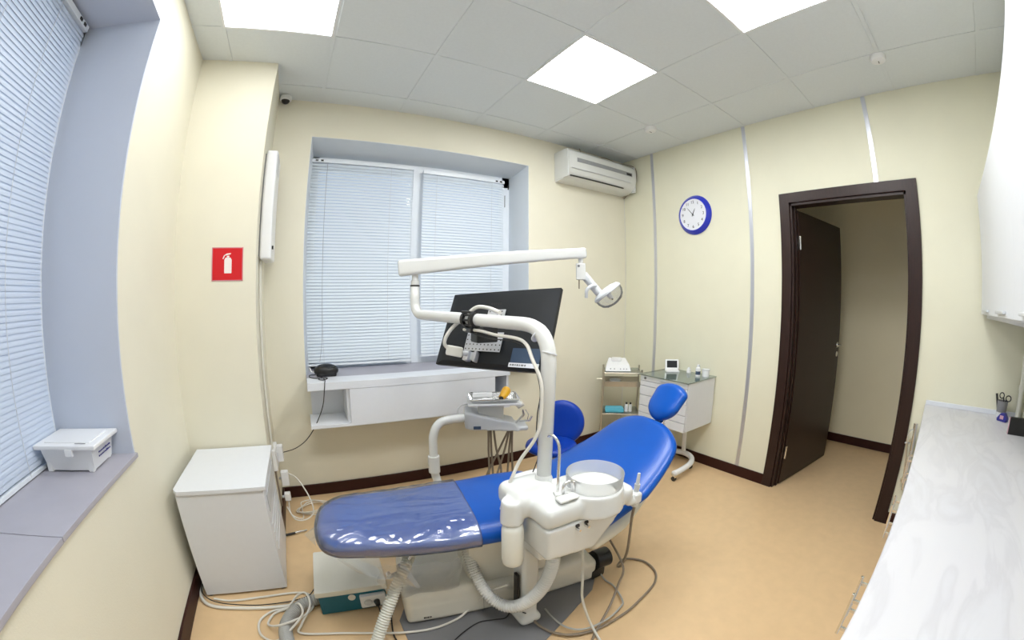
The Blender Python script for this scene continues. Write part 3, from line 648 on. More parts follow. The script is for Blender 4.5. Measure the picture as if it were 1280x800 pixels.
# protective film over the foot half
film = padloft(M(), [(-.052, .527), (.10, .526), (.35, .514), (.595, .506)], rounded(lerpf([(0, .175), (.24, .203), (.8, .253), (1, .262)]), .3, .001), rounded(lerpf([(0, .053), (.5, .060), (1, .0625)]), .08, .001), off=lerpf([(0, -.035), (.48, -.012), (.96, .018), (1, .018)]), n=160); 
from mathutils import noise as NZ
for v in film.bm.verts:
    c = v.co; q = NZ.noise(Vector((c.x * 5 + c.y * 7, c.y * 20 - c.x * 11, 3))) ; q2 = NZ.noise(Vector((c.x * 12 - c.y * 6, c.y * 8 + c.x * 20, 8)))
    k = max(0, 1 - abs(c.x - .30) / .42)
    v.co += Vector((0, 0, 1 if c.z > .53 else -.15)) * (.0015 + .014 * abs(q) * k + .006 * abs(q2) * k)
fo = film.done('film_cover', FILM, DC, local=True, sharp=False)
fl = M()
def flap(i, j):
    s = .04 + .22 * i; k = j
    return Vector((s + .03 * k * math.sin(3 * i) + .07 * k, -.222 - .015 * math.sin(9 * i) * k - .018 * k, .50 - .17 * k * (.35 + .65 * i) + .006 * math.sin(14 * i)))
fl.grid(flap, 16, 8)
fl.grid(lambda i, j: Vector((.18 + .12 * i + .01 * math.sin(8 * j), -.232 - .012 * j * math.sin(7 * i), .455 - .115 * j)), 8, 8)
fl.grid(lambda i, j: Vector((-.040 - .055 * j * (1 - abs(2 * i - 1)), -.15 + .17 * i, .535 - .02 * j)), 8, 4)
fl.done('film_flap', FILM, DC, local=True, sharp=False)
M().grid(lambda i, j: Vector((.25 + .26 * i, -.135 - .09 * (1 - j) - .012 * math.sin(11 * i) , .20 + .235 * (1 - j) + .008 * math.sin(13 * i + 5 * j))), 18, 10).done('film_sheet', FILM2, DC, local=True, sharp=False)
# base
M().prism([(.215, 1.36), (.215, .90), (.60, .90), (.72, .965), (1.115, 1.120), (1.215, 1.21), (1.215, 1.45), (.3, 1.5)], 0, .008, .002).done('floor_plate', GREY, DC)
bb_ = M().box((.262, -.130, .010), (1.215, .205, .135), .02).box((.262, -.128, .10), (.62, .205, .198), .03).box((.60, -.126, .08), (1.16, .19, .165), .03)
base = bb_.done('base_cover', CREAMP, DC, local=True, mods=fuse(.010, 5))
M().box((.615, -.131, .012), (.6165, .10, .20)).done('cover_seam', GREY, base, local=True)
m = M(); x = .338
for L in (.008, .004, .006, .003, .005): m.box((x, -.1325, .040), (x + L, -.128, .047)); x += L + .0022
m.done('maker_mark', BLACK, base, local=True)
m = M(); m.lathe([(0, 0), (.0035, 0), (.003, .002), (0, .002)], (.80, -.131, .035), 12, Matrix.Rotation(PI / 2, 3, 'X')).done('screw', GREY, base, local=True)
M().box((.56, -.10, .15), (.98, .13, .44), .03).box((.46, -.17, .43), (1.02, .17, .455), .01).done('lift_column', CREAMP, DC, local=True)
M().box((1.10, -.06, .17), (1.20, .14, .40), .03).box((1.02, -.05, .36), (1.22, .12, .42), .02).done('back_hinge_cover', CREAMP, DC, local=True)
M().cyl((1.19, 1.21, .105), (1.275, 1.20, .105), .052, n=28, bev=.008).cyl((1.16, 1.25, .085), (1.26, 1.25, .085), .035, n=20, bev=.006).box((1.15, 1.17, .01), (1.24, 1.27, .07), .01).done('motor', BLACK, DC)
M().box((.235, 1.285, .335), (.272, 1.31, .385), .006).cyl((.20, 1.29, .345), (.24, 1.295, .348), .008, n=12).cyl((.195, 1.285, .345), (.195, 1.305, .345), .012, n=12).done('side_clamp', CHROME, DC)
M().cyl((.24, 1.29, .33), (.33, 1.31, .46), .007, n=10).done('clamp_rod', CHROME, DC)
hose(M(), [(.335, 1.36, .455), (.300, 1.33, .40), (.238, 1.275, .345), (.180, 1.235, .270), (.105, 1.185, .160), (.035, 1.12, .06), (-.01, 1.05, .030), (-.05, .95, .030)], .0265).done('corrugated_hose', HOSE, DC, sharp=False, label='ivory corrugated hose')
tag(hose(M(), [(-.09, 1.60, .035), (-.14, 1.585, .034), (-.205, 1.56, .034), (-.262, 1.50, .034), (-.290, 1.42, .034), (-.285, 1.34, .034), (-.26, 1.26, .034), (-.2, 1.15, .034)], .032, .010).done('corrugated_hose', GHOSE, sharp=False, loc=(-.2, 1.5, 0)),
    'thick grey corrugated hose on the floor leaving the teal box', 'hose')

# ------------------------------------------------------------------ teal control box
tb = thing('floor_box', 'flat floor box with ivory lid and teal sides at the chair foot end', 'junction box', (.04, 1.65, 0), -.065)
M().box((-.148, -.155, .004), (.165, .155, .118), .003).done('case', TEAL, tb, local=True)
M().box((-.160, -.165, .116), (.175, .165, .148), .006).done('lid', CREAMP, tb, local=True)
M().lathe([(0, 0), (.018, 0), (.017, .002), (0, .002)], (.005, -.155, .088), 24, Matrix.Rotation(PI / 2, 3, 'X')).done('round_badge', CREAMP, tb, local=True)
s_ = M().box((.040, -.178, .028), (.160, -.153, .100), .006).done('outlet', WPLAST, tb, local=True)
M().lathe([(.020, .0), (.018, .003), (.010, .0005), (0, .0005)], (.075, -.178, .062), 20, Matrix.Rotation(PI / 2, 3, 'X')).done('socket_face', LGREY, s_, local=True)
M().cyl((.115, -.178, .062), (.117, -.205, .060), .015, .011, 16).tube(catmull([(.117, -.20, .058), (.12, -.215, .03), (.125, -.21, .006), (.16, -.23, .006), (.15, -.35, .006), (.16, -.42, .006)], 6), .0035, 8).done('power_plug', CABB, tb, local=True)

# ------------------------------------------------------------------ cuspidor unit
CU = thing('cuspidor_unit', 'white cuspidor unit with glass bowl and tall bent lamp post beside the chair', 'dental unit', (.80, 1.05, 0))
(hose(M(), [(.575, 1.40, .44), (.558, 1.345, .35), (.560, 1.29, .265), (.572, 1.22, .195), (.603, 1.16, .150), (.640, 1.10, .155), (.690, 1.05, .205), (.730, 1.015, .29), (.757, 1.0, .38), (.765, .995, .47)], .0285).done('corrugated_hose', ENAM, CU, sharp=False, label='white corrugated hose'))
up = M().box((.655, .900, .655), (.985, 1.120, .745), .030, 4).box((.612, 1.0, .660), (.80, 1.180, .760), .036, 4).box((.90, .905, .630), (1.085, 1.03, .715), .028, 3)
up.cyl((.908, .972, .66), (.908, .972, .750), .125, .118, 40).cyl((.612, 1.050, .64), (.612, 1.050, .735), .044, .040, 28).box((.70, 1.13, .66), (.86, 1.235, .745), .03, 3).box((1.05, .905, .620), (1.135, .965, .655), .014, 3)
usd = up.done('upper_shell', UNITP, CU, mods=fuse(.007, 6))
lo = M(); wedge(lo, [(.672, .908, .525), (.89, .908, .500), (.89, 1.09, .500), (.672, 1.09, .525), (.664, .904, .66), (1.04, .904, .66), (1.04, 1.08, .66), (.664, 1.10, .66)])
lo.box((.80, .91, .56), (.97, 1.08, .66), .02)
lo.done('lower_shell', UNITP, CU, mods=fuse(.008, 6))
sp_ = M().lathe([(.098, .742), (.102, .760), (.105, .800), (.1075, .8015), (.1085, .799), (.1060, .758), (.100, .738), (.085, .722), (.055, .713), (.03, .71), (0, .709), (0, .713), (.03, .715), (.055, .718), (.082, .728), (.098, .742)], (.914, .968, 0), 56).done('glass_bowl', BOWLG, CU, sharp=False)
M().lathe([(.020, .716), (.018, .720), (0, .720)], (.914, .968, 0), 24).done('drain', LGREY, sp_)
M().tube(catmull([(.757, .985, .74), (.757, .985, .85), (.757, .985, .915), (.755, .992, .945), (.750, 1.010, .962), (.750, 1.032, .962), (.754, 1.046, .95)], 8), .0055, 12).done('cup_filler', CHROME, CU)
M().tube(catmull([(.763, .965, .74), (.768, .965, .785), (.785, .962, .798), (.800, .960, .790), (.806, .958, .76)], 6), .0065, 12).cyl((.806, .958, .755), (.806, .958, .80), .009, n=14, bev=.002).done('bowl_rinser', CHROME, CU)
M().prism([(.735, .965), (.80, .955), (.815, .985), (.748, 1.0)], .745, .757, .004).box((.718, .912, .748), (.800, .952, .763), .008, 3).done('cup_rest', UNITP, CU)
bt = M().lathe([(0, .450), (.027, .451), (.037, .460), (.0405, .48), (.0405, .615), (.036, .635), (.022, .648), (.020, .67), (0, .67)], (.612, 1.045, 0), 36).done('water_bottle', BOTTLE, CU, sharp=False)
M().cyl((.632, 1.07, .60), (.632, 1.07, .42), .005, n=10).box((.624, 1.06, .43), (.640, 1.075, .45), .002).done('bottle_valve', GREY, CU)
for x in (.789, .829):
    n_ = M().cyl((x, .905, .632), (x, .884, .632), .007, .005, 14).done('nozzle', CHROME, CU)
    M().box((x - .007, .897, .640), (x + .007, .905, .650), .001).done('nozzle_latch', BLACK, n_)
M().box((.700, 1.10, .01), (.780, 1.20, .60), .018, 3).box((.68, 1.075, .010), (.79, 1.20, .055), .02, 3).box((.70, 1.0, .44), (.78, 1.2, .56), .02, 3).done('support_column', UNITP, CU, mods=fuse(.009, 6))
M().box((.680, 1.12, .12), (.692, 1.15, .30), .002).done('service_slot', BLACK, CU)
pole = M().tube(fillet([(.776, 1.10, .70), (.786, 1.10, 1.327), (.570, 2.0, 1.335), (.570, 2.0, 1.485)], .13, 10), .0265, 24, rf=lambda i, N: .0275 if i < 8 else .0265 - .002 * i / N).done('lamp_post', ENAM, CU, sharp=False)
M().cyl((.775, 1.10, .725), (.775, 1.10, .775), .034, .030, 28, bev=.004).done('post_collar', UNITP, CU)
M().cyl((.570, 2.0, 1.480), (.570, 2.0, 1.487), .0255, n=24).done('pivot_ring', BLACK, CU)
h_ = M().box((1.085, .905, .618), (1.130, .955, .668), .012, 3).cyl((1.115, .93, .60), (1.115, .93, .66), .019, n=18, bev=.003).done('holder_arm', UNITP, CU)
M().cyl((1.113, .93, .655), (1.116, .93, .700), .0105, .012, 16).cyl((1.116, .93, .700), (1.119, .93, .748), .008, .006, 16, bev=.002).done('suction_tip', LGREY, CU)
M().tube(catmull([(1.115, .93, .60), (1.125, .945, .53), (1.150, .965, .43), (1.172, .985, .30), (1.20, 1.03, .18), (1.30, 1.14, .06), (1.42, 1.20, .010), (1.485, 1.12, .009), (1.468, 1.02, .009), (1.394, .954, .009), (1.249, .915, .009), (1.119, .893, .009), (.95, .893, .012), (.84, .925, .017), (.778, .985, .017), (.752, 1.05, .018), (.74, 1.10, .04)], 8), .0062, 10).done('suction_tube', BROWNC, CU)
M().tube(catmull([(1.20, 1.15, .30), (1.165, .99, .22), (1.13, .97, .135), (1.05, .93, .07), (.967, .90, .016), (.90, .86, .010), (.80, .78, .010)], 8), .0055, 10).done('drain_tube', BROWNC, CU)
M().tube(catmull([(.895, .985, .52), (.893, .975, .43), (.888, .955, .30), (.890, .945, .20), (.915, .925, .09), (.93, .90, .03), (.92, .84, .010), (.90, .76, .010)], 8), .0058, 10).done('drain_tube', HOSE, CU)
M().tube(catmull([(1.22, 1.22, .05), (1.212, 1.14, .010), (1.213, 1.07, .010), (1.163, .955, .022), (1.115, .925, .024), (1.019, .905, .024), (.901, .915, .026), (.84, .965, .030), (.824, 1.05, .030), (.83, 1.12, .025)], 8), .0045, 10).done('drain_tube', GHOSE, CU)
tag(M().tube(catmull([(.70, 1.08, .10), (.715, 1.18, .022), (.70, 1.20, .014), (.651, 1.17, .014), (.60, 1.185, .014), (.539, 1.20, .014), (.474, 1.185, .014), (.40, 1.15, .014), (.33, 1.10, .014), (.25, 1.0, .014)], 8), .0028, 8).done('black_cable', CABB, loc=(.5, 1.2, 0)),
    'thin black cable snaking over the grey floor plate', 'cable')
tag(M().tube(catmull([(-.734, 1.86, .012), (-.730, 1.735, .010), (-.660, 1.655, .009), (-.499, 1.62, .009), (-.359, 1.603, .009), (-.233, 1.60, .009), (-.16, 1.61, .016), (-.13, 1.63, .03), (-.12, 1.66, .03)], 8), .0085, 10).done('white_cable', CABW, loc=(-.5, 1.62, 0)),
    'thick white cable curving round the cabinet foot to the teal box', 'cable')
tag(M().tube(catmull([(-.728, 1.85, .028), (-.724, 1.75, .026), (-.640, 1.668, .024), (-.47, 1.628, .018), (-.36, 1.625, .012), (-.25, 1.63, .010), (-.17, 1.64, .02), (-.13, 1.67, .04)], 8), .0028, 8).done('black_cable', CABB, loc=(-.5, 1.63, 0)),
    'thin black cable lying along the thick white cable by the cabinet', 'cable')
P = [(-.66, 1.712, .008), (-.565, 1.685, .008), (-.40, 1.690, .008), (-.236, 1.690, .008), (-.165, 1.655, .010), (-.150, 1.57, .020), (-.185, 1.48, .05), (-.250, 1.425, .07), (-.33, 1.43, .05), (-.375, 1.49, .012), (-.345, 1.555, .010), (-.27, 1.57, .02), (-.215, 1.53, .075), (-.20, 1.46, .078), (-.25, 1.40, .06), (-.34, 1.375, .012), (-.41, 1.43, .009), (-.415, 1.52, .009), (-.355, 1.575, .009), (-.28, 1.585, .012),
     (-.22, 1.62, .05), (-.175, 1.60, .07), (-.165, 1.52, .06), (-.215, 1.43, .04), (-.225, 1.40, .012), (-.042, 1.358, .008), (.10, 1.315, .008), (.21, 1.270, .018), (.34, 1.248, .016), (.46, 1.262, .016), (.535, 1.275, .05), (.59, 1.25, .12), (.63, 1.19, .20), (.655, 1.15, .24)]
tag(M().tube(catmull(P, 8), .0055, 10).done('white_cable', CABW, loc=(-.2, 1.5, 0)), 'long white cable with loose loops running from the cabinet to the cuspidor unit', 'cable')
pc = M().tube(catmull([(.765, 1.42, 1.362), (.752, 1.50, 1.378), (.728, 1.57, 1.378), (.700, 1.63, 1.335), (.655, 1.66, 1.290), (.622, 1.66, 1.250), (.612, 1.66, 1.215), (.632, 1.66, 1.190)], 8), .0085, 12).done('monitor_cable', CABW, loc=(.7, 1.6, 1.3))
tag(pc, 'white cable arching over the arm behind the monitor', 'cable')
M().tube(catmull([(.665, 1.56, 1.285), (.69, 1.46, 1.288), (.715, 1.36, 1.278), (.74, 1.25, 1.275), (.748, 1.19, 1.258), (.735, 1.13, 1.215), (.745, 1.085, 1.13), (.742, 1.08, 1.0), (.725, 1.09, .93), (.690, 1.13, .84), (.655, 1.13, .772), (.632, 1.14, .70), (.64, 1.18, .62)], 8), .0065, 10).done('white_cable', CABW, CU)
M().tube(catmull([(.66, 1.57, 1.29), (.70, 1.42, 1.262), (.735, 1.28, 1.262), (.752, 1.19, 1.24), (.743, 1.12, 1.18), (.748, 1.095, 1.10), (.775, 1.15, 1.0), (.78, 1.16, .90), (.80, 1.17, .83), (.785, 1.19, .74), (.775, 1.2, .72)], 8), .0022, 8).done('black_cable', CABB, CU)

# ------------------------------------------------------------------ operating lamp
OL = thing('operating_lamp', 'white spring arm with dental operating lamp above the chair', 'lamp', (.57, 2.0, 1.487))
M().cyl((.57, 2.0, 1.487), (.57, 2.0, 1.545), .017, n=20).cyl((.57, 2.0, 1.487), (.57, 2.0, 1.512), .022, n=20, bev=.003).done('pivot_stem', ENAM, OL)
A, B = Vector((.484, 2.02, 1.574)), Vector((1.452, 1.688, 1.676)); dx = (B - A).normalized(); dyv = Vector((0, 0, 1)).cross(dx).normalized(); dz = dx.cross(dyv)
m = M(); rings = []
for k, (f_, hh, ww) in enumerate(((0, .036, .026), (.004, .041, .031), (.012, .043, .033), (.5, .036, .030), (.93, .029, .027), (.99, .030, .027), (.996, .028, .025), (1, .024, .021))):
    c = A.lerp(B, f_); n = 28; rings.append([m.bm.verts.new(c + dyv * ww * math.copysign(abs(math.cos(a)) ** .45, math.cos(a)) + dz * hh * math.copysign(abs(math.sin(a)) ** .45, math.sin(a))) for a in [2 * PI * j / n for j in range(n)]])
for a, b in zip(rings, rings[1:]):
    for k in range(n): m.bm.faces.new((a[k], a[(k + 1) % n], b[(k + 1) % n], b[k]))
m.bm.faces.new(rings[0][::-1]); m.bm.faces.new(rings[-1]); arm = m.done('spring_arm', ENAM, OL, angle=50)
T0 = Matrix.Translation((1.428, 1.70, 1.668)) @ Matrix.Rotation(-.70, 4, 'Z')
def L(x, z, y=0): return T0 @ Vector((x, y, z))
M().cyl(L(0, -.02), L(0, -.058), .014, n=16).done('drop_pin', ENAM, OL)
M().box((-.027, -.026, -.145), (.027, .026, -.052), .006, mx=T0).done('swivel_block', ENAM, OL)
M().cyl(L(-.010, -.14), L(-.010, -.195), .0035, n=10).done('stop_pin', BROWNC, OL)
M().lathe([(0, 0), (.007, 0), (.007, .003), (0, .003)], L(-.012, -.068, -.026), 14, (T0.to_3x3() @ Matrix.Rotation(PI / 2, 3, 'X'))).done('screw', GREY, OL)
M().cyl(L(.015, -.115), L(.105, -.220), .023, n=24, bev=.003).cyl(L(.036, -.138), L(.040, -.143), .0245, n=24).done('neck', LGREY, OL)
ax = Vector((.62, 0, -.785)); RH = (T0.to_3x3() @ ax.to_track_quat('Z', 'Y').to_matrix())
hc = L(.150, -.212)
hh_ = M().lathe([(0, -.028), (.04, -.026), (.075, -.016), (.088, -.004), (.090, .006), (.086, .010), (.080, .006), (.07, -.006), (.04, -.016), (0, -.018)], hc, 44, RH).done('reflector', LGREY, OL)
M().lathe([(.086, .006), (.084, .03), (.072, .055), (.050, .072), (.02, .080), (0, .081)], hc, 44, RH).done('clear_shield', LENSG, OL, sharp=False)
M().cyl(hc + RH @ Vector((0, 0, .0)), hc + RH @ Vector((0, 0, .045)), .016, .012, 20).done('bulb_cap', WPLAST, OL)
M().box((-.022, -.004, .030), (.022, .004, .040), mx=Matrix.Translation(hc + RH @ Vector((0, -.0, .012))) @ RH.to_4x4()).done('bulb_band', BLACK, OL)
M().tube(catmull([L(.085, -.175, -.03), L(.055, -.182, -.05), (L(.033, -.205, -.055)), L(.030, -.245, -.05)], 8), .010, 12).done('lamp_handle', LGREY, OL)

# ------------------------------------------------------------------ monitor on the arm
y_, t_, r_ = -1.173, .439, .057; Wd, Ht = .659, .397
Xa = Vector((math.cos(y_), math.sin(y_), 0)); Na = Vector((-math.sin(y_), math.cos(y_), 0)); Za = Vector((0, 0, 1))
Z2 = Za * math.cos(t_) + Na * math.sin(t_); X2 = Xa * math.cos(r_) + Z2 * math.sin(r_); Z3 = -Xa * math.sin(r_) + Z2 * math.cos(r_); N3 = X2.cross(Z3)
TM = Matrix((X2, Z3, N3)).transposed().to_4x4(); TM.translation = Vector((.87, 1.68, EYE - .159))
if (Vector((0, 0, EYE)) - TM.translation).dot(N3) < 0: SGN = -1
else: SGN = 1
MO = thing('monitor', 'wide black monitor seen from behind, mounted on the lamp post arm', 'monitor', tuple(TM.translation))
m = M(); w2, h2 = Wd / 2, Ht / 2
wedge(m, [(-w2, -h2, -.02 * SGN), (w2, -h2, -.02 * SGN), (w2, h2, -.02 * SGN), (-w2, h2, -.02 * SGN), (-w2, -h2, 0), (w2, -h2, 0), (w2, h2, 0), (-w2, h2, 0)])
wedge(m, [(-w2 + .003, -h2 + .003, 0), (w2 - .003, -h2 + .003, 0), (w2 - .003, h2 - .003, 0), (-w2 + .003, h2 - .003, 0), (-w2 + .06, -h2 + .02, .018 * SGN), (w2 - .06, -h2 + .02, .018 * SGN), (w2 - .06, h2 - .04, .018 * SGN), (-w2 + .06, h2 - .04, .018 * SGN)])
m.bm.transform(TM); m.done('back_shell', BLACKM, MO)
def mb(m, a, b, bev=0): return m.box((a[0], a[1], min(a[2] * SGN, b[2] * SGN)), (b[0], b[1], max(a[2] * SGN, b[2] * SGN)), bev, mx=TM)
mb(M(), (-w2 + .012, -h2 + .012, -.0225), (w2 - .012, h2 - .012, -.020)).done('screen', BLACK, MO)
m = M(); x = -.035
for Ll in (.010, .011, .008, .010, .009): mb(m, (x, .118, .0175), (x + Ll, .128, .0188)); x += Ll + .004
m.done('brand_mark', BLACK, MO)
lab = mb(M(), (.155, -h2 + .03, .017), (.305, -h2 + .10, .0195)).done('label', CABBLUE, MO)
mb(M(), (.150, -h2 + .012, .017), (.306, -h2 + .032, .0198)).done('label_strip', CFACE, lab)
m = M(); x = .157
for Ll in (.008, .012, .006, .01, .006, .014, .008): mb(m, (x, -h2 + .018, .0195), (x + Ll, -h2 + .026, .0203)); x += Ll + .0035
m.done('label_text', GREY, lab)
pl = mb(M(), (-.125, -.125, .030), (.095, -.030, .033), .001); mb(pl, (-.03, .040, .030), (.075, .085, .033), .001); mb(pl, (-.10, -.04, .030), (.03, .06, .032)); plate = pl.done('bracket_plate', STEEL if 0 else ALU, MO)
m = M()
for i in range(10):
    for j in range(4): mb(m, (-.118 + .0225 * i, -.118 + .023 * j, .0325), (-.112 + .0225 * i, -.112 + .023 * j, .0337))
m.done('hole_grid', BLACK, plate); m = M()
for i in range(4):
    for j in range(2): mb(m, (-.02 + .024 * i, .052 + .02 * j, .0325), (-.014 + .024 * i, .058 + .02 * j, .0337))
m.done('hole_grid', BLACK, plate)
mb(M(), (-.08, -.10, .015), (.03, .03, .030)).done('standoff', BLACK, MO)
mb(M(), (-.10, -.170, .016), (-.05, -.130, .032), .004).done('input_panel', LGREY, MO)
m = M()
for yy in (1.49, 1.545):
    q = (yy - 1.10) / .9; c = Vector((.775 - .205 * q, yy, 1.325 + .01 * q)); d = Vector((-.222, .975, .01)).normalized()
    m.cyl(c - d * .009, c + d * .009, .0335, n=24)
m.cyl((.66, 1.49, 1.362), (.65, 1.545, 1.362), .006, n=8).box((.665, 1.49, 1.275), (.73, 1.56, 1.295), .004).box((.70, 1.50, 1.23), (.80, 1.57, 1.30), .006)
for a in (-60, -20, 20, 60, 100, 140, 180, 220):
    q = (1.5175 - 1.10) / .9; c = Vector((.783 - .212 * q, 1.5175, 1.329)); e = Vector((.976, .217, 0)) * math.cos(math.radians(a)) + Vector((0, 0, 1)) * math.sin(math.radians(a))
    m.cyl(c + e * .032 - Vector((-.222, .975, 0)) * .028, c + e * .032 + Vector((-.222, .975, 0)) * .028, .0045, n=8)
m.done('arm_clamp', BLACK, MO)
mb(M(), (-.105, -.178, .018), (-.072, -.128, .050), .004).done('stand_bracket', ALU, MO)
mb(M(), (-.045, -.180, .018), (-.030, -.128, .045), .003).done('stand_bracket', ALU, MO)
for c, d in (((.772, 1.148, 1.292), (-.12, .75, .65)), ((.784, 1.10, 1.235), (.35, 0, 1))):
    d = Vector(d).normalized(); c = Vector(c)
    M().cyl(c - d * .002, c + d * .002, .0295, n=24).done('cable_tie', CFACE, CU)
ad = thing('cable_adapter', 'small white cable adapter dangling at the monitor corner', 'cable adapter', (.655, 1.655, 1.18))
M().obox((.655, 1.65, 1.181), (.075, .03, .045), Matrix.Rotation(-.3, 3, 'Z') @ Matrix.Rotation(.2, 3, 'Y'), .006).done('body', CREAMP, ad)
M().cyl((.690, 1.635, 1.172), (.712, 1.628, 1.168), .012, n=12).done('connector', LGREY, ad)

# ------------------------------------------------------------------ instrument table
IT = thing('instrument_table', 'white swing-arm instrument table with a steel tray behind the chair', 'instrument table', (1.087, 2.105, 0))
ITR = -.36; ITM = Matrix.Translation((1.087, 2.105, 0)) @ Matrix.Rotation(ITR, 4, 'Z') @ Matrix.Translation((-1.087, -2.105, 0)); ITI = ITM.inverted(); N0 = set(bpy.data.objects)
def iv(P): return [ITI @ Vector(p) for p in P]
M().tube(catmull(iv([(.85, 1.75, .27), (.78, 1.92, .25), (.71, 2.06, .27), (.690, 2.10, .33), (.680, 2.10, .40), (.680, 2.10, .52), (.685, 2.10, .61), (.715, 2.10, .675), (.78, 2.11, .697), (.95, 2.13, .690)]), 8), .026, 20).done('swing_arm', ENAM, IT, sharp=False)
M().cyl(ITI @ Vector((.680, 2.10, .375)), ITI @ Vector((.680, 2.10, .485)), .0355, n=24, bev=.004).done('arm_collar', ENAM, IT)
m = M(); wedge(m, [(.925, 2.01, .625), (1.24, 2.02, .600), (1.24, 2.20, .600), (.925, 2.21, .625), (.925, 2.01, .735), (1.22, 2.03, .650), (1.22, 2.19, .650), (.925, 2.21, .735)])
m.box((.905, 2.02, .625), (.96, 2.20, .735), .01).box((1.16, 2.03, .598), (1.300, 2.18, .628), .012)
m.done('console', LGREY, IT, mods=fuse(.007, 5))
cp = M().box((.955, 2.004, .632), (1.00, 2.012, .650), .001).done('console_button', CABBLUE, IT)
M().box((.99, 2.07, .66), (1.15, 2.15, .775), .01).done('tray_pillar', CREAMP, IT)
M().tube(catmull([(.95, 2.11, .768), (.89, 2.09, .765), (.865, 2.08, .735), (.875, 2.08, .70), (.92, 2.08, .690)], 6), .0045, 8).done('side_handle', LGREY, IT)
M().box((.925, 2.005, .775), (1.250, 2.205, .790), .006).done('tray_holder', WPLAST, IT)
for s in (0, 1):
    M().cyl((1.225 + .03 * s, 2.08 + .03 * s, .64), (1.27 + .035 * s, 2.055, .70 - .04 * s), .006, .008, 12).cyl((1.27 + .035 * s, 2.055, .70 - .04 * s), (1.262 + .06 * s, 2.05, .735 - .045 * s), .008, .005, 12).done('handpiece', CHROME, IT)
M().tube([(1.28, 2.05, .735), (1.30, 2.05, .70), (1.292, 2.05, .66)], .003, 8).done('syringe_tip', CHROME, IT)
M().cyl((1.235, 2.10, .74), (1.275, 2.10, .765), .018, n=16, bev=.004).done('lamp_knob', CREAMP, IT)
for k, (xa, xb, zb, xc) in enumerate(((1.055, 1.05, .30, .95), (1.068, 1.075, .28, 1.0), (1.085, 1.13, .30, 1.0), (1.19, 1.11, .32, .98), (1.20, 1.165, .26, 1.05), (1.205, 1.20, .24, 1.06), (1.19, 1.02, .25, .95))):
    M().tube(catmull([(xa, 2.09, .61), (xa + (xb - xa) * .4, 2.09, .46), (xb, 2.06, zb), ((xb + xc) / 2, 1.95, zb - .10), (xc, 1.78, .22)], 6), .0068, 8).done('instrument_hose', BROWNC, IT)
tr = thing('steel_tray', 'rectangular steel instrument tray on top of the instrument table', 'tray', (1.087, 2.105, .79))
m = M(); wedge(m, [(.955, 2.03, .7905), (1.22, 2.03, .7905), (1.22, 2.185, .7905), (.955, 2.185, .7905), (.935, 2.01, .815), (1.24, 2.01, .815), (1.24, 2.205, .815), (.935, 2.205, .815)])
for fc in list(m.bm.faces):
    if all(abs(v.co.z - .815) < 1e-5 for v in fc.verts): m.bm.faces.remove(fc)
m.tube(fillet([(.935, 2.10, .815), (.935, 2.01, .815), (1.24, 2.01, .815), (1.24, 2.205, .815), (.935, 2.205, .815), (.935, 2.10, .815)], .02, 5), .003, 8, False)
m.done('tray_pan', CHROME, tr)
tag(M().box((.965, 2.165, .792), (1.09, 2.182, .822), .004).done('white_box', WPLAST, loc=(1.03, 2.17, .79)), 'long white packet at the back edge of the steel tray', 'packet')
tag(M().ball((1.005, 2.065, .800), (.022, .016, .0085)).ball((1.035, 2.09, .801), (.02, .014, .0085)).done('cotton_pads', WPLAST, loc=(1.01, 2.07, .79)), 'crumpled white cotton pads in the steel tray', 'cotton')
tag(M().tube(catmull([(1.02, 2.08, .800), (1.07, 2.10, .800), (1.11, 2.12, .806), (1.14, 2.13, .812)], 5), .004, 8).done('white_instrument', WPLAST, loc=(1.07, 2.1, .79)), 'thin white instrument lying across the steel tray', 'instrument')
tag(M().lathe([(0, .0), (.028, .0), (.036, .012), (.034, .012), (.026, .003), (0, .003)], (1.145, 2.075, .7915), 24).done('white_dish', WPLAST, loc=(1.145, 2.075, .79)), 'small round white dish under the yellow cap in the tray', 'dish')
yc = thing('yellow_cap', 'bright yellow rubber cap lying in the white dish on the tray', 'cap', (1.15, 2.08, .797))
M().cyl((1.133, 2.062, .812), (1.162, 2.10, .838), .020, .028, 20, bev=.003).ball((1.167, 2.106, .845), .029).done('body', YEL, yc)
M().cyl((1.1295, 2.058, .8085), (1.134, 2.063, .8125), .014, n=16).done('opening', BLACK, yc)

IT.matrix_world = ITM @ IT.matrix_world
for o in set(bpy.data.objects) - N0:
    if o.parent is None: o.matrix_world = ITM @ o.matrix_world
# ------------------------------------------------------------------ doctor's stool
ST = thing('doctor_stool', 'blue round-backed stool standing behind the dental chair', 'stool', (1.50, 1.93, 0))
M().lathe([(0, .430), (.13, .430), (.160, .437), (.172, .452), (.165, .472), (.13, .480), (0, .481)], (1.44, 1.965, 0), 48).done('seat', BLUED, ST, sharp=False)
nb = Vector((-.62, -.75, .18)).normalized(); RB = nb.to_track_quat('Z', 'Y').to_matrix()
M().lathe([(0, -.03), (.12, -.028), (.150, -.018), (.160, 0), (.150, .016), (.12, .021), (.06, .015), (0, .012)], (1.59, 2.06, .565), 56, RB).done('backrest', BLUED, ST, sharp=False)
M().tube(catmull([(1.50, 1.94, .42), (1.56, 2.02, .41), (1.63, 2.10, .44), (1.625, 2.10, .54)], 6), .010, 10).done('back_bracket', STEEL, ST)
M().cyl((1.49, 1.93, .10), (1.49, 1.93, .43), .022, n=20).cyl((1.49, 1.93, .36), (1.49, 1.93, .432), .06, .10, 24).done('gas_column', LGREY, ST)
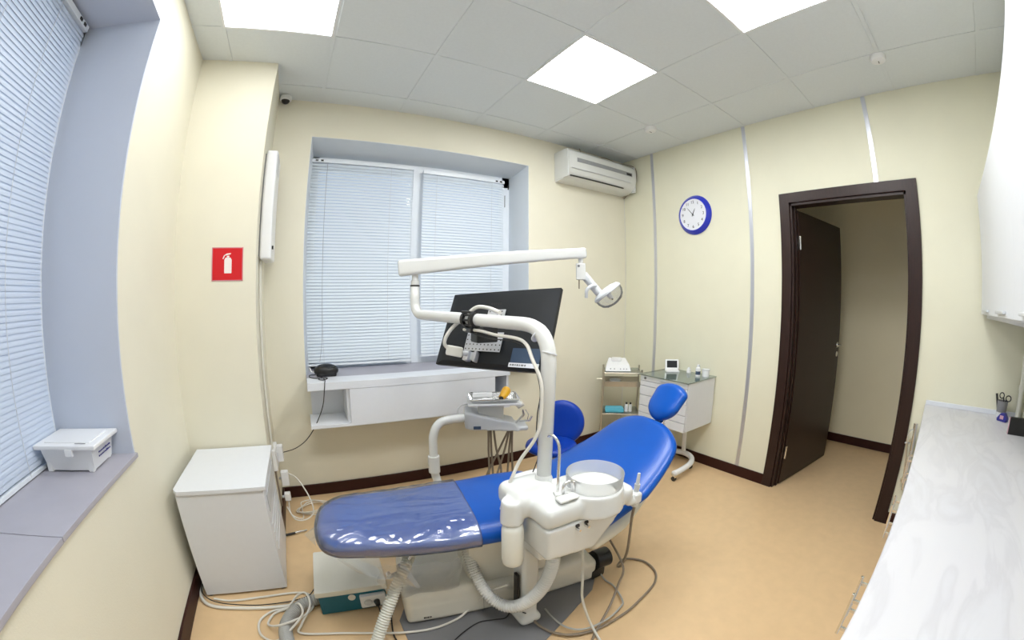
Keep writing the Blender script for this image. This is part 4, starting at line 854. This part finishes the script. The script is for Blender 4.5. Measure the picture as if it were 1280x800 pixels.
for k in range(5):
    a = k * 2 * PI / 5 + .3; c = Vector((1.49, 1.93, .085)); e = c + Vector((math.cos(a) * .25, math.sin(a) * .25, -.02))
    g_ = M().cyl(c, e, .022, .013, 12).done('leg', LGREY, ST)
    M().cyl(e + Vector((-.01, 0, -.040)), e + Vector((.01, 0, -.040)), .025, n=16).cyl(e + Vector((0, 0, -.03)), e, .006, n=8).done('castor', BLACK, g_)

# ------------------------------------------------------------------ mobile drawer cabinet
MC = thing('drawer_cabinet', 'white wall-side drawer cabinet with green glass top on a curved wheeled foot', 'cabinet', (2.70, 1.92, 0))
X0, X1, Y0, Y1, ZB, ZT = 2.497, 2.912, 1.662, 2.155, .392, .788
M().box((X0 + .018, Y0, ZB), (X1, Y1, ZT), .003).done('body', WHITE, MC)
zz = [ZT, .742, .70, .62, .53, .468, ZB]
for a, b in zip(zz, zz[1:]):
    d = M().box((X0, Y0 + .003, b + .003), (X0 + .0175, Y1 - .003, a - .002), .001).done('drawer', WHITE, MC)
    M().box((X0 - .008, 1.85, (a + b) / 2 - .003), (X0 + .001, 1.94, (a + b) / 2 + .004), .002).done('drawer_pull', ALU, d)
M().lathe([(0, 0), (.012, 0), (.010, .004), (0, .004)], (X0, 2.10, .765), 16, Matrix.Rotation(-PI / 2, 3, 'Y')).done('lock', GREY, MC)
M().box((X0 - .015, Y0 - .010, ZT), (X1 + .004, Y1 + .012, ZT + .008), .001).done('glass_top', TGLASS, MC)
M().tube(fillet([(2.80, 1.86, .40), (2.83, 1.86, .10)], .05, 4), .020, 16).done('post', WPLAST, MC)
M().tube(catmull([(2.46, 2.06, .075), (2.60, 2.05, .075), (2.74, 2.01, .075), (2.83, 1.92, .075), (2.84, 1.82, .075), (2.78, 1.73, .075), (2.66, 1.675, .075), (2.50, 1.655, .075), (2.42, 1.655, .075)], 8), .0235, 18).done('curved_foot', WPLAST, MC, sharp=False)
for x, y in ((2.445, 1.665), (2.745, 1.715), (2.48, 2.06), (2.76, 1.99)):
    c_ = M().box((x - .010, y - .016, .020), (x + .010, y + .016, .055), .004).done('castor_fork', CHROME, MC)
    M().cyl((x - .012, y, .020), (x + .012, y, .020), .020, n=20, bev=.003).done('castor_wheel', BLACK, c_)
GT = ZT + .008
sc_ = thing('electronic_scale', 'small white flip-screen device open on the glass cabinet top', 'electronic device', (2.80, 2.05, GT))
M().prism([(-.06, -.045), (.06, -.045), (.06, .045), (-.06, .045)], 0, .014, .004, mx=Matrix.Translation((2.785, 2.035, GT)) @ Matrix.Rotation(-.75, 4, 'Z')).done('base', WPLAST, sc_)
TS = Matrix.Translation((2.818, 2.062, GT + .012)) @ Matrix.Rotation(-.75, 4, 'Z') @ Matrix.Rotation(1.25, 4, 'X')
s1 = M().box((-.062, 0, -.006), (.062, .088, .006), .004, mx=TS).done('screen_frame', WPLAST, sc_)
M().box((-.047, .014, .0055), (.047, .076, .0075), mx=TS).done('screen', BLACKM, s1)
def bottle(nm, lb, c, rr, hh, cap):
    t = thing(nm, lb, 'bottle' if 'bottle' in nm else 'jar', c)
    M().lathe([(0, 0), (rr, 0), (rr, hh * .72), (rr * .55, hh * .82), (rr * .55, hh * .84), (0, hh * .84)], c, 24).done('body', WPLAST, t)
    M().lathe([(rr * 1.01, hh * .15), (rr * 1.02, hh * .15), (rr * 1.02, hh * .45), (rr * 1.01, hh * .45)], c, 24).done('label', cap, t)
    M().lathe([(0, hh), (rr * .6, hh), (rr * .6, hh * .83), (0, hh * .83)], c, 20).done('cap', CFACE, t)
bottle('white_bottle', 'white bottle with blue bands on the glass cabinet top', (2.79, 1.765, GT), .021, .095, CABBLUE)
bottle('small_jar', 'little white jar behind the bottle on the glass cabinet top', (2.858, 1.905, GT), .019, .045, WPLAST)
jr = thing('lidded_pot', 'wide white pot near the wall end of the glass cabinet top', 'pot', (2.84, 1.715, GT))
M().lathe([(0, 0), (.030, 0), (.034, .055), (.031, .055), (.027, .004), (0, .004)], (2.835, 1.715, GT), 24).done('body', WPLAST, jr)
M().lathe([(0, .063), (.033, .061), (.036, .054), (.0, .054)], (2.835, 1.715, GT), 24).done('pot_lid', LGREY, jr)

# ------------------------------------------------------------------ metal and glass trolley
TR = thing('glass_trolley', 'steel-framed glass shelf trolley in the corner beside the drawer cabinet', 'trolley', (2.36, 2.47, 0), -.74)
w_, d_ = .34, .25
for x in (0, w_):
    for y in (0, d_):
        M().cyl((x, y, .05), (x, y, .80), .009, n=12).done('post', STEEL, TR, local=True)
        M().cyl((x - .008, y, .025), (x + .008, y, .025), .024, n=16).box((x - .006, y - .008, .03), (x + .006, y + .008, .06)).done('castor', BLACK, TR, local=True)
for z in (.775, .40, .16):
    g_ = M().box((.004, .004, z - .006), (w_ - .004, d_ - .004, z), .001).done('glass_shelf', TGLASS, TR, local=True)
    M().tube([(0, 0, z - .008), (w_, 0, z - .008), (w_, d_, z - .008), (0, d_, z - .008), (0, 0, z - .008)], .006, 8).done('shelf_rail', STEEL, g_, local=True)
dr = M().box((.01, .01, .645), (w_ - .01, d_ - .01, .650)).box((.008, .002, .645), (w_ - .008, .008, .690), .001).box((.008, d_ - .01, .645), (w_ - .008, d_ - .004, .69), .001).box((.008, .002, .645), (.012, d_ - .004, .69)).done('steel_drawer', STEEL, TR, local=True)
M().tube(fillet([(0, 0, .715), (-.06, 0, .715)], .01, 3), .004, 8).done('push_handle', STEEL, TR, local=True)
MT = W[TR]
def at(x, y, z): return tuple(MT @ Vector((x, y, z)))
bw = thing('kidney_bowl', 'pale oval bowl in the steel drawer of the trolley', 'bowl', at(.11, .085, .6515))
M().lathe([(0, 0), (.035, 0), (.055, .042), (.052, .042), (.033, .004), (0, .004)], (0, 0, 0), 28).done('dish', WPLAST, bw, local=True)
fx_ = thing('desk_device', 'white wedge-shaped desk device on top of the trolley', 'electronic device', at(.13, .11, .776), -.74)
body = M(); wedge(body, [(-.115, -.075, .002), (.115, -.075, .002), (.115, .085, .002), (-.115, .085, .002), (-.105, -.055, .055), (.100, -.055, .055), (.070, .075, .100), (-.085, .075, .100)])
body.done('body', WPLAST, fx_, local=True)
M().box((-.06, .0, .075), (.03, .06, .108), .010, mx=Matrix.Rotation(.05, 4, 'X')).done('cradle', WPLAST, fx_, local=True)
for k, x in enumerate((-.07, -.035, .02, .05, .075)): M().lathe([(0, 0), (.005, 0), (.004, .004), (0, .004)], (x, -.069, .022), 10, Matrix.Rotation(PI / 2, 3, 'X')).done('button', GREY, fx_, local=True)
tq = tag(M().box((-.085, -.05, 0), (.085, .05, .032), .008, 3).box((-.08, -.048, .032), (.07, .045, .040), .004).done('turquoise_packet', TURQ, loc=at(.115, .065, .401), rot=-.70, local=True), 'turquoise packet of wipes on the middle glass shelf of the trolley', 'packet')
for k, (x, lb) in enumerate(((.225, 'small white bottle on the trolley middle shelf next to the turquoise packet'), (.262, 'small white bottle on the trolley middle shelf beside the drawer cabinet'))):
    c = at(x, .07, .401); t = thing('white_bottle', lb, 'bottle', c, group='bottles on the trolley')
    M().lathe([(0, 0), (.016, 0), (.016, .06), (.010, .068), (0, .068)], (0, 0, 0), 20).done('body', WPLAST, t, local=True)
    M().lathe([(.009, .068), (.009, .084), (0, .084)], (0, 0, 0), 16).done('cap', BLACK, t, local=True)
tag(M().box((-.05, -.04, 0), (.05, .04, .05), .006).done('white_packet', WPLAST, loc=at(.08, .07, .161), rot=-.7, local=True), 'white packet on the lowest glass shelf of the trolley', 'packet')
